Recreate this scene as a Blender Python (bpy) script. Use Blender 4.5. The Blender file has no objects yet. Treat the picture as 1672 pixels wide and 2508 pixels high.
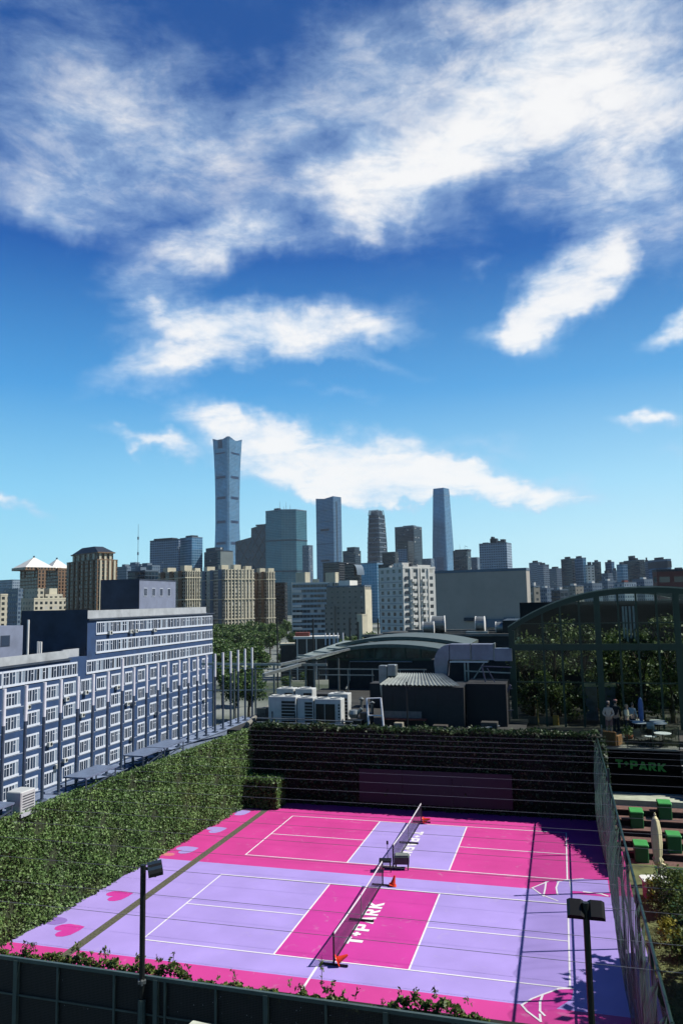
import bpy, math, random
import numpy as np
from mathutils import Vector, Matrix
random.seed(7); rng = np.random.default_rng(7)
SC = bpy.context.scene
COL = SC.collection
PI = math.pi

# ------------------------------------------------------------------ camera
FPX, YAW, PITCH, ROLL = 1863.77, -0.275624, 0.115643, -0.01872
CAM = np.array([13.684, -23.513, 10.906])
def cam_axes():
    cy, sy, cp, sp = math.cos(YAW), math.sin(YAW), math.cos(PITCH), math.sin(PITCH)
    f = np.array([sy*cp, cy*cp, sp]); r = np.array([cy, -sy, 0.0]); u = np.cross(r, f)
    cr, sr = math.cos(ROLL), math.sin(ROLL)
    return cr*r + sr*u, -sr*r + cr*u, f
RX, UX, FX = cam_axes()
cd = bpy.data.cameras.new('camera'); cam = bpy.data.objects.new('camera', cd); COL.objects.link(cam)
cd.sensor_fit = 'VERTICAL'; cd.sensor_height = 36.0; cd.lens = 36.0*FPX/2508
cd.clip_start = 0.1; cd.clip_end = 60000
m = Matrix.Identity(4)
for i in range(3):
    m[i][0], m[i][1], m[i][2], m[i][3] = RX[i], UX[i], -FX[i], CAM[i]
cam.matrix_world = m
SC.camera = cam

# ------------------------------------------------------------------ light
SUNV = Vector((0.80, 0.25, 1.0)).normalized()
SUN_EL = math.asin(SUNV.z); SUN_AZ = math.atan2(SUNV.x, SUNV.y)
EXPO = 0.8; EK = 2**-EXPO
SUN_STRENGTH, SKY_STRENGTH, CLOUD_LEVEL = 5.0, 0.06, .97*EK
SC.view_settings.view_transform = 'Standard'; SC.view_settings.look = 'None'
SC.view_settings.exposure = EXPO; SC.view_settings.gamma = 1.0; SC.view_settings.use_curve_mapping = False
sd = bpy.data.lights.new('sun', 'SUN'); sd.energy = SUN_STRENGTH; sd.angle = math.radians(0.5); sd.color = (1.0, 0.95, 0.87)
sun = bpy.data.objects.new('sun', sd); COL.objects.link(sun)
sun.rotation_euler = SUNV.to_track_quat('Z', 'Y').to_euler(); sun.location = (40, 20, 80)
SC.cycles.max_bounces = 6; SC.cycles.transparent_max_bounces = 24; SC.cycles.diffuse_bounces = 2
SC.cycles.glossy_bounces = 3; SC.cycles.transmission_bounces = 4; SC.cycles.volume_bounces = 0
SC.cycles.use_denoising = True

def ray(px, py):                       # direction through a pixel of the 1672 x 2508 photograph
    return FX + RX*(px-836)/FPX - UX*(py-1254)/FPX
def onz(p, z): d = ray(*p); return CAM + d*((z-CAM[2])/d[2])
def ony(p, Y): d = ray(*p); return CAM + d*((Y-CAM[1])/d[1])
def onx(p, X): d = ray(*p); return CAM + d*((X-CAM[0])/d[0])
def ond(p, D):                          # point at horizontal distance D
    d = ray(*p); return CAM + d*(D/math.hypot(d[0], d[1]))
def dd(x, y): return (x*1.06633, y*1.06633)
def za(x, y): return (x*.44643, 1050+y*.44643)
def zb(x, y): return (500+x*.38265, 1050+y*.38265)
def zc(x, y): return (900+x*.49235, 1150+y*.49235)
def q4(x, y): return (x*.35714, 1450+y*.35714)
def q5(x, y): return (500+x*.5102, 1480+y*.51)
def g2(x, y): return (1200+x*.30102, 1430+y*.30109)
def g3(x, y): return (1400+x*.32227, 1750+y*.32228)
def r1(x, y): return (600+x*.31888, 1950+y*.31886)
def r2(x, y): return (1000+x*.42857, 1950+y*.42857)
def r4(x, y): return (x*.5102, 1950+y*.51005)

# ------------------------------------------------------------------ sky with clouds (world directions)
W = bpy.data.worlds.new('World'); SC.world = W; W.use_nodes = True
nt = W.node_tree; nt.nodes.clear()
N = lambda t, **k: nt.nodes.new(t)
def lk(a, b): nt.links.new(a, b)
def mth(op, a, b=None, c=None, clamp=False):
    n = nt.nodes.new('ShaderNodeMath'); n.operation = op; n.use_clamp = clamp
    for i, v in enumerate((a, b, c)):
        if v is None: continue
        if isinstance(v, (int, float)): n.inputs[i].default_value = v
        else: nt.links.new(v, n.inputs[i])
    return n.outputs[0]
sky = N('ShaderNodeTexSky'); sky.sky_type = 'NISHITA'; sky.sun_disc = False
sky.sun_elevation = SUN_EL; sky.sun_rotation = SUN_AZ
sky.altitude = 100; sky.air_density = 1.0; sky.dust_density = 0.6; sky.ozone_density = 2.2
bg1 = N('ShaderNodeBackground'); bg1.inputs[1].default_value = SKY_STRENGTH
hs = N('ShaderNodeHueSaturation'); hs.inputs['Saturation'].default_value = 1.22; hs.inputs['Value'].default_value = 1.0
lk(sky.outputs[0], hs.inputs['Color'])
bg2 = N('ShaderNodeBackground'); bg2.inputs[1].default_value = CLOUD_LEVEL
tc = N('ShaderNodeTexCoord'); sep = N('ShaderNodeSeparateXYZ'); lk(tc.outputs['Generated'], sep.inputs[0])
dx, dy, dz = sep.outputs
az = mth('ARCTAN2', dx, dy); el = mth('ARCSINE', dz)
# the blue of this clear morning by height above the horizon, laid over the physical sky
ramp = N('ShaderNodeValToRGB'); lk(mth('DIVIDE', el, math.pi/2, clamp=True), ramp.inputs[0])
def _l(v): v /= 255; return v/12.92 if v <= .04045 else ((v+.055)/1.055)**2.4
for i, (deg, c) in enumerate(((0, (202, 240, 254)), (4, (190, 234, 254)), (8.3, (160, 218, 252)), (15.6, (88, 166, 230)), (25, (28, 97, 180)), (36, (32, 86, 162)), (90, (14, 40, 96)))):
    e_ = ramp.color_ramp.elements[i] if i < 2 else ramp.color_ramp.elements.new(deg/90)
    e_.position = deg/90; e_.color = tuple(_l(v) for v in c)+(1,)
azf = mth('DIVIDE', mth('SUBTRACT', 0.1, az), 0.75, clamp=True)               # deeper blue away from the sun
tin = N('ShaderNodeMix'); tin.data_type = 'RGBA'; lk(azf, tin.inputs[0]); tin.inputs[6].default_value = (1.06, 1.05, 1.0, 1); tin.inputs[7].default_value = (.72, .93, .97, 1)
tm_ = N('ShaderNodeMix'); tm_.data_type = 'RGBA'; tm_.blend_type = 'MULTIPLY'; tm_.inputs[0].default_value = 1; lk(ramp.outputs[0], tm_.inputs[6]); lk(tin.outputs[2], tm_.inputs[7])
rs = N('ShaderNodeVectorMath'); rs.operation = 'SCALE'; lk(tm_.outputs[2], rs.inputs[0]); rs.inputs['Scale'].default_value = EK/SKY_STRENGTH
sm = N('ShaderNodeMix'); sm.data_type = 'RGBA'; sm.inputs[0].default_value = .95; lk(hs.outputs[0], sm.inputs[6]); lk(rs.outputs[0], sm.inputs[7])
lk(sm.outputs[2], bg1.inputs[0])
# cloud-sheet coordinates: direction cut with a flat layer, so structure shrinks towards the horizon
den = mth('ADD', mth('MAXIMUM', dz, 0.0), 0.16)
cmb = N('ShaderNodeCombineXYZ'); lk(mth('DIVIDE', dx, den), cmb.inputs[0]); lk(mth('DIVIDE', dy, den), cmb.inputs[1])
def noise(vec, scale, detail, rough, dist=0.0, rot=0.0, sc=(1, 1, 1)):
    mp = N('ShaderNodeMapping'); mp.inputs['Rotation'].default_value = (0, 0, rot); mp.inputs['Scale'].default_value = sc
    lk(vec, mp.inputs[0])
    n = N('ShaderNodeTexNoise'); n.inputs['Scale'].default_value = scale; n.inputs['Detail'].default_value = detail
    n.inputs['Roughness'].default_value = rough; n.inputs['Distortion'].default_value = dist
    lk(mp.outputs[0], n.inputs['Vector']); return n
ae = N('ShaderNodeCombineXYZ'); lk(az, ae.inputs[0]); lk(el, ae.inputs[1])
wn = noise(ae.outputs[0], 5.0, 5, 0.6)
wv = N('ShaderNodeVectorMath'); wv.operation = 'SUBTRACT'; lk(wn.outputs['Color'], wv.inputs[0]); wv.inputs[1].default_value = (.5, .5, .5)
ws = N('ShaderNodeVectorMath'); ws.operation = 'SCALE'; lk(wv.outputs[0], ws.inputs[0]); ws.inputs['Scale'].default_value = 0.16
wa = N('ShaderNodeVectorMath'); wa.operation = 'ADD'; lk(ae.outputs[0], wa.inputs[0]); lk(ws.outputs[0], wa.inputs[1])
def azel(x, y):
    d = ray(*dd(x, y)); d = d/np.linalg.norm(d)
    return math.atan2(d[0], d[1]), math.asin(d[2])
KA = FPX/1.06633
CLOUDS = [(500, 200, 900, 420, 0, .07), (1300, 320, 500, 420, 0, .16), (640, 620, 330, 110, -6, .14),  # centre x, y, half-width, half-height, tilt degrees (up to the right +), weight
    (1340, 130, 420, 220, 0, .9), (1050, 260, 300, 200, 25, .56), (940, 395, 280, 90, 8, .95), (1370, 320, 330, 220, -20, .62),
    (1520, 450, 180, 170, 0, .62), (140, 190, 360, 240, -20, .38), (420, 290, 460, 190, -8, .46), (230, 380, 280, 120, 8, .5),
    (90, 450, 200, 70, 0, .55), (640, 210, 260, 200, 0, .34), (840, 120, 260, 110, 20, .42), (450, 560, 210, 70, 12, .95), (560, 480, 170, 80, 20, .45), (700, 530, 180, 50, 8, .4),
    (390, 690, 180, 80, -12, .85), (610, 765, 350, 88, 4, 1.7), (410, 865, 210, 50, 8, 1.3), (820, 760, 160, 50, -8, .55), (800, 850, 200, 30, -14, .55),
    (540, 985, 220, 60, -10, .95), (720, 1055, 350, 82, -9, 2.2), (1000, 1112, 380, 46, -4, 1.9), (1170, 1140, 260, 30, -4, .8), (1090, 1045, 260, 28, -5, .5), (420, 1030, 60, 14, -24, .0),
    (335, 1030, 110, 26, -20, 1.5), (1290, 665, 165, 90, 38, 1.8), (1190, 740, 160, 46, 12, 1.2), (1365, 620, 90, 66, 40, .7),
    (1550, 735, 100, 34, 20, 1.6), (1500, 978, 95, 24, -8, 1.5), (1560, 1050, 80, 30, 0, .5), (10, 1152, 110, 22, -6, 1.5), (900, 480, 240, 80, -30, .42), (1090, 640, 60, 24, 0, .4),
    (1250, 470, 220, 70, 0, .26), (760, 925, 200, 26, -16, .40),
    (-900, 300, 500, 260, 0, .7), (2500, 500, 500, 260, 10, .7), (2300, 950, 500, 80, -5, .7), (-700, 900, 500, 90, 5, .6)]
acc = None
for (cx, cy_, hw, hh, tilt, wgt) in CLOUDS:
    if wgt <= 0: continue
    a_, e_ = azel(cx, cy_)
    mp = N('ShaderNodeMapping'); mp.vector_type = 'TEXTURE'
    mp.inputs['Location'].default_value = (a_, e_, 0); mp.inputs['Rotation'].default_value = (0, 0, math.radians(tilt))
    mp.inputs['Scale'].default_value = (1.15*hw/KA/max(.6, math.cos(e_)), 1.15*hh/KA, 1)
    lk(wa.outputs[0], mp.inputs[0])
    g = N('ShaderNodeTexGradient'); g.gradient_type = 'SPHERICAL'; lk(mp.outputs[0], g.inputs[0])
    acc = mth('MULTIPLY', g.outputs['Fac'], wgt) if acc is None else mth('MULTIPLY_ADD', g.outputs['Fac'], wgt, acc)
acc = mth('SUBTRACT', 1.0, mth('POWER', math.e, mth('MULTIPLY', acc, -1.25)))       # overlapping banks thicken without ever going solid
n1 = noise(cmb.outputs[0], 1.9, 10, 0.62, 0.5, 0.35, (1.0, 1.7, 1))
n2 = noise(ae.outputs[0], 9.0, 9, 0.66, 0.35, 0.18, (0.75, 1.9, 1))
n3 = noise(ae.outputs[0], 30.0, 6, 0.6, 0.6, 0.3, (0.8, 1.7, 1))
fb = mth('ADD', mth('MULTIPLY', n1.outputs[0], 0.42), mth('MULTIPLY_ADD', n2.outputs[0], 0.40, mth('MULTIPLY', n3.outputs[0], 0.18)))
dens = mth('ADD', fb, mth('MULTIPLY', mth('SUBTRACT', acc, .42), .42))
mr = N('ShaderNodeMapRange'); mr.interpolation_type = 'SMOOTHSTEP'; mr.inputs['From Min'].default_value = 0.36; mr.inputs['From Max'].default_value = 0.74
lk(dens, mr.inputs['Value'])
alpha = mth('MULTIPLY', mr.outputs[0], mth('MULTIPLY', acc, 1.28, clamp=True))
ccol = N('ShaderNodeMix'); ccol.data_type = 'RGBA'
ccol.inputs[6].default_value = (0.52, 0.72, 0.95, 1); ccol.inputs[7].default_value = (1.0, 1.0, 1.0, 1)
cm = N('ShaderNodeMapRange'); cm.inputs['From Min'].default_value = 0.35; cm.inputs['From Max'].default_value = 1.0
lk(mth('MULTIPLY_ADD', mth('SUBTRACT', n2.outputs[0], .5), 1.2, alpha), cm.inputs['Value']); lk(cm.outputs[0], ccol.inputs[0])
lk(ccol.outputs[2], bg2.inputs[0])
mx = N('ShaderNodeMixShader'); lk(mth('MULTIPLY', alpha, 0.96), mx.inputs[0]); lk(bg1.outputs[0], mx.inputs[1]); lk(bg2.outputs[0], mx.inputs[2])
wo = N('ShaderNodeOutputWorld'); lk(mx.outputs[0], wo.inputs[0])
W.cycles.sampling_method = 'MANUAL'; W.cycles.sample_map_resolution = 512

# ------------------------------------------------------------------ materials
AK = .60                        # sunlit colours read off the photograph, brought down to surface colours
def s2l(*c):
    if len(c) == 1: c = c[0]
    f = lambda v: (v/255/12.92) if v/255 <= .04045 else ((v/255+.055)/1.055)**2.4
    return (f(c[0])*AK, f(c[1])*AK, f(c[2])*AK, 1)
class NT:
    def __init__(s, mat): s.t = mat.node_tree
    def n(s, typ, **kw):
        x = s.t.nodes.new(typ)
        for k, v in kw.items(): setattr(x, k, v)
        return x
    def l(s, a, b): s.t.links.new(a, b)
    def m(s, op, a, b=None, c=None, clamp=False):
        x = s.t.nodes.new('ShaderNodeMath'); x.operation = op; x.use_clamp = clamp
        for i, v in enumerate((a, b, c)):
            if v is None: continue
            if isinstance(v, (int, float)): x.inputs[i].default_value = v
            else: s.l(v, x.inputs[i])
        return x.outputs[0]
    def mix(s, f, a, b, blend='MIX'):
        x = s.t.nodes.new('ShaderNodeMix'); x.data_type = 'RGBA'; x.blend_type = blend
        for i, v in ((0, f), (6, a), (7, b)):
            if isinstance(v, (int, float)): x.inputs[i].default_value = v
            elif isinstance(v, tuple): x.inputs[i].default_value = v if len(v) == 4 else v+(1,)
            else: s.l(v, x.inputs[i])
        return x.outputs[2]
def newmat(name):
    mt = bpy.data.materials.new(name); mt.use_nodes = True
    b = mt.node_tree.nodes['Principled BSDF']; return mt, NT(mt), b
_pm = {}
def pm(name, col, rough=.7, metal=0, var=.15, scale=3.0, spec=.4, bump=0.0, stain=0.0):
    if name in _pm: return _pm[name]
    mt, t, b = newmat(name)
    tcn = t.n('ShaderNodeTexCoord'); nz = t.n('ShaderNodeTexNoise'); nz.inputs['Scale'].default_value = scale; nz.inputs['Detail'].default_value = 6
    nz.inputs['Roughness'].default_value = .65
    t.l(tcn.outputs['Object'], nz.inputs['Vector'])
    dark = tuple(c*(1-var*1.6) for c in col[:3]); lite = tuple(min(1, c*(1+var)) for c in col[:3])
    mr_ = t.n('ShaderNodeMapRange'); mr_.inputs['From Min'].default_value = .32; mr_.inputs['From Max'].default_value = .68
    t.l(nz.outputs[0], mr_.inputs['Value'])
    c = t.mix(mr_.outputs[0], dark, lite)
    if stain:
        n2_ = t.n('ShaderNodeTexNoise'); n2_.inputs['Scale'].default_value = .35; n2_.inputs['Detail'].default_value = 8; t.l(tcn.outputs['Object'], n2_.inputs['Vector'])
        f = t.n('ShaderNodeMapRange'); f.inputs['From Min'].default_value = .5; f.inputs['From Max'].default_value = .72; f.inputs['To Max'].default_value = stain
        t.l(n2_.outputs[0], f.inputs['Value']); c = t.mix(f.outputs[0], c, tuple(x*.35 for x in col[:3]))
    t.l(c, b.inputs['Base Color'])
    b.inputs['Roughness'].default_value = rough; b.inputs['Metallic'].default_value = metal
    b.inputs['Specular IOR Level'].default_value = spec
    if bump:
        bp = t.n('ShaderNodeBump'); bp.inputs['Strength'].default_value = bump; t.l(nz.outputs[0], bp.inputs['Height']); t.l(bp.outputs[0], b.inputs['Normal'])
    _pm[name] = mt; return mt
def leafmat(name, c1, c2, c3, trans=.25, rough=.55):
    if name in _pm: return _pm[name]
    mt, t, b = newmat(name)
    g = t.n('ShaderNodeNewGeometry'); cr = t.n('ShaderNodeValToRGB')
    e = cr.color_ramp.elements; e[0].color = c1; e[0].position = 0; e[1].color = c3; e[1].position = 1
    k = e.new(.5); k.color = c2
    tcn = t.n('ShaderNodeTexCoord'); nz = t.n('ShaderNodeTexNoise'); nz.inputs['Scale'].default_value = .9; nz.inputs['Detail'].default_value = 4
    t.l(tcn.outputs['Object'], nz.inputs['Vector'])
    f = t.m('ADD', t.m('MULTIPLY', g.outputs['Random Per Island'], .6), t.m('MULTIPLY', t.m('SUBTRACT', nz.outputs[0], .3), 1.0), clamp=True)
    t.l(f, cr.inputs[0])
    nb = t.n('ShaderNodeTexNoise'); nb.inputs['Scale'].default_value = .55; nb.inputs['Detail'].default_value = 5; t.l(tcn.outputs['Object'], nb.inputs['Vector'])
    dry = t.n('ShaderNodeMapRange'); dry.inputs['From Min'].default_value = .56; dry.inputs['From Max'].default_value = .74; dry.inputs['To Max'].default_value = .55; t.l(nb.outputs[0], dry.inputs['Value'])
    lc = t.mix(dry.outputs[0], cr.outputs[0], (.075, .062, .026))                   # drier, browner patches
    t.l(lc, b.inputs['Base Color'])
    b.inputs['Roughness'].default_value = rough; b.inputs['Specular IOR Level'].default_value = .35
    tr = t.n('ShaderNodeBsdfTranslucent'); t.l(lc, tr.inputs[0])
    mxs = t.n('ShaderNodeMixShader'); mxs.inputs[0].default_value = trans
    t.l(b.outputs[0], mxs.inputs[1]); t.l(tr.outputs[0], mxs.inputs[2])
    t.l(mxs.outputs[0], t.t.nodes['Material Output'].inputs[0])
    _pm[name] = mt; return mt
def facade(name, wall, glass, pw=3.0, ph=3.2, mu=.25, v0=.3, v1=.8, grough=.12, gmetal=0.0, wmetal=0.0, wrough=.75, gvar=.6, lite=.06, tint=None, every=0):
    """windows as a pattern: openings repeat pw x ph in the building's own metres, glass varies pane by pane"""
    if name in _pm: return _pm[name]
    mt, t, b = newmat(name)
    tcn = t.n('ShaderNodeTexCoord'); so = t.n('ShaderNodeSeparateXYZ'); t.l(tcn.outputs['Object'], so.inputs[0])
    sn = t.n('ShaderNodeSeparateXYZ'); t.l(tcn.outputs['Normal'], sn.inputs[0])
    isx = t.m('GREATER_THAN', t.m('ABSOLUTE', sn.outputs[0]), .6)
    U = t.m('ADD', t.m('MULTIPLY', so.outputs[1], isx), t.m('MULTIPLY', so.outputs[0], t.m('SUBTRACT', 1, isx)))
    U = t.m('DIVIDE', t.m('ADD', U, 500*pw), pw); V = t.m('DIVIDE', so.outputs[2], ph)
    fu, fv = t.m('FRACT', U), t.m('FRACT', V)
    msk = t.m('MULTIPLY', t.m('GREATER_THAN', fu, mu/2), t.m('LESS_THAN', fu, 1-mu/2))
    msk = t.m('MULTIPLY', msk, t.m('MULTIPLY', t.m('GREATER_THAN', fv, v0), t.m('LESS_THAN', fv, v1)))
    msk = t.m('MULTIPLY', msk, t.m('LESS_THAN', t.m('ABSOLUTE', sn.outputs[2]), .6))
    cb = t.n('ShaderNodeCombineXYZ'); t.l(t.m('FLOOR', U), cb.inputs[0]); t.l(t.m('FLOOR', V), cb.inputs[1]); t.l(isx, cb.inputs[2])
    wn_ = t.n('ShaderNodeTexWhiteNoise'); wn_.noise_dimensions = '3D'; t.l(cb.outputs[0], wn_.inputs[0])
    gv = t.m('MULTIPLY_ADD', wn_.outputs[0], gvar*1.4, 1-gvar*.7)
    gc = t.n('ShaderNodeVectorMath'); gc.operation = 'SCALE'; gc.inputs[0].default_value = glass[:3]; t.l(gv, gc.inputs['Scale'])
    cur = t.m('GREATER_THAN', wn_.outputs[0], 1-lite)
    nb = t.n('ShaderNodeTexNoise'); nb.inputs['Scale'].default_value = .028; nb.inputs['Detail'].default_value = 3; nb.inputs['Distortion'].default_value = 1.5; t.l(tcn.outputs['Object'], nb.inputs['Vector'])
    gs = t.n('ShaderNodeVectorMath'); gs.operation = 'SCALE'; t.l(gc.outputs[0], gs.inputs[0]); t.l(t.m('MULTIPLY_ADD', nb.outputs[0], 1.1, .45), gs.inputs['Scale'])  # broad mottling painted into the glass colour as reflections
    gcol = t.mix(cur, gs.outputs[0], (.27, .27, .25))
    nz = t.n('ShaderNodeTexNoise'); nz.inputs['Scale'].default_value = .12; nz.inputs['Detail'].default_value = 8; t.l(tcn.outputs['Object'], nz.inputs['Vector'])
    wv_ = t.m('MULTIPLY_ADD', nz.outputs[0], .7, .65)
    wc = t.n('ShaderNodeVectorMath'); wc.operation = 'SCALE'; wc.inputs[0].default_value = wall[:3]; t.l(wv_, wc.inputs['Scale'])
    col = t.mix(msk, wc.outputs[0], gcol)
    if every:                                   # a darker service floor now and then
        fe = t.m('LESS_THAN', t.m('FRACT', t.m('DIVIDE', t.m('FLOOR', V), every)), .9/every)
        col = t.mix(t.m('MULTIPLY', fe, .75), col, tuple(x*.25 for x in glass[:3]))
    t.l(col, b.inputs['Base Color'])
    notcur = t.m('MULTIPLY', msk, t.m('SUBTRACT', 1, cur))
    t.l(t.m('MULTIPLY_ADD', notcur, grough-wrough, wrough), b.inputs['Roughness'])
    if gmetal or wmetal: t.l(t.m('MULTIPLY_ADD', notcur, gmetal-wmetal, wmetal), b.inputs['Metallic'])
    b.inputs['Specular IOR Level'].default_value = .5
    bp = t.n('ShaderNodeBump'); bp.inputs['Strength'].default_value = .6; bp.inputs['Distance'].default_value = .25; bp.invert = True
    t.l(msk, bp.inputs['Height']); t.l(bp.outputs[0], b.inputs['Normal'])
    _pm[name] = mt; return mt
def glassmat(name, tint, refl=.10, op=0.0, opcol=(.02, .04, .03)):
    if name in _pm: return _pm[name]
    mt, t, b = newmat(name)
    tr = t.n('ShaderNodeBsdfTransparent'); tr.inputs[0].default_value = tint
    gl = t.n('ShaderNodeBsdfGlossy'); gl.inputs['Roughness'].default_value = .03; gl.inputs[0].default_value = (.9, .95, 1, 1)
    fr = t.n('ShaderNodeFresnel'); gg = t.n('ShaderNodeNewGeometry'); t.l(t.m('MULTIPLY_ADD', gg.outputs['Backfacing'], 1/1.45-1.45, 1.45), fr.inputs[0])   # a thin pane is the same from both sides
    m1 = t.n('ShaderNodeMixShader'); t.l(t.m('MULTIPLY', fr.outputs[0], refl/.04, clamp=True), m1.inputs[0]); t.l(tr.outputs[0], m1.inputs[1]); t.l(gl.outputs[0], m1.inputs[2])
    out = m1.outputs[0]
    if op:
        df = t.n('ShaderNodeBsdfDiffuse'); df.inputs[0].default_value = opcol+(1,)
        m2 = t.n('ShaderNodeMixShader'); m2.inputs[0].default_value = op; t.l(out, m2.inputs[1]); t.l(df.outputs[0], m2.inputs[2]); out = m2.outputs[0]
    t.l(out, t.t.nodes['Material Output'].inputs[0])
    _pm[name] = mt; return mt
def meshmat(name, col, cell, fill, axes=(1, 2), rough=.6, base=0.0, distort=0.0):
    """woven netting: threads every `cell` metres in the object's plane, open between them"""
    if name in _pm: return _pm[name]
    mt, t, b = newmat(name)
    tcn = t.n('ShaderNodeTexCoord'); so = t.n('ShaderNodeSeparateXYZ'); t.l(tcn.outputs['Object'], so.inputs[0])
    k = None
    for a in axes:
        f = t.m('LESS_THAN', t.m('FRACT', t.m('DIVIDE', t.m('ADD', so.outputs[a], 100), cell)), fill)
        k = f if k is None else t.m('MAXIMUM', k, f)
    if base: k = t.m('MAXIMUM', k, base)
    nz = t.n('ShaderNodeTexNoise'); nz.inputs['Scale'].default_value = 4; t.l(tcn.outputs['Object'], nz.inputs['Vector'])
    cc = t.mix(nz.outputs[0], tuple(x*.6 for x in col[:3]), tuple(min(1, x*1.3) for x in col[:3]))
    t.l(cc, b.inputs['Base Color']); b.inputs['Roughness'].default_value = rough
    t.l(k, b.inputs['Alpha'])
    _pm[name] = mt; return mt

def netmat(name, col, cover):
    """fine knotted netting: the share of light its threads stop grows with the slant they are crossed at"""
    mt, t, b = newmat(name)
    g = t.n('ShaderNodeNewGeometry'); dt = t.n('ShaderNodeVectorMath'); dt.operation = 'DOT_PRODUCT'
    t.l(g.outputs['Normal'], dt.inputs[0]); t.l(g.outputs['Incoming'], dt.inputs[1])
    cs = t.m('MAXIMUM', t.m('ABSOLUTE', dt.outputs['Value']), .07)
    al = t.m('SUBTRACT', 1, t.m('POWER', 1-cover, t.m('DIVIDE', 1, cs)))
    tcn = t.n('ShaderNodeTexCoord'); nz = t.n('ShaderNodeTexNoise'); nz.inputs['Scale'].default_value = 5; nz.inputs['Detail'].default_value = 5; t.l(tcn.outputs['Object'], nz.inputs['Vector'])
    t.l(t.mix(nz.outputs[0], tuple(x*.5 for x in col[:3]), tuple(x*1.4 for x in col[:3])), b.inputs['Base Color'])
    t.l(al, b.inputs['Alpha']); b.inputs['Roughness'].default_value = .6
    _pm[name] = mt; return mt

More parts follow.
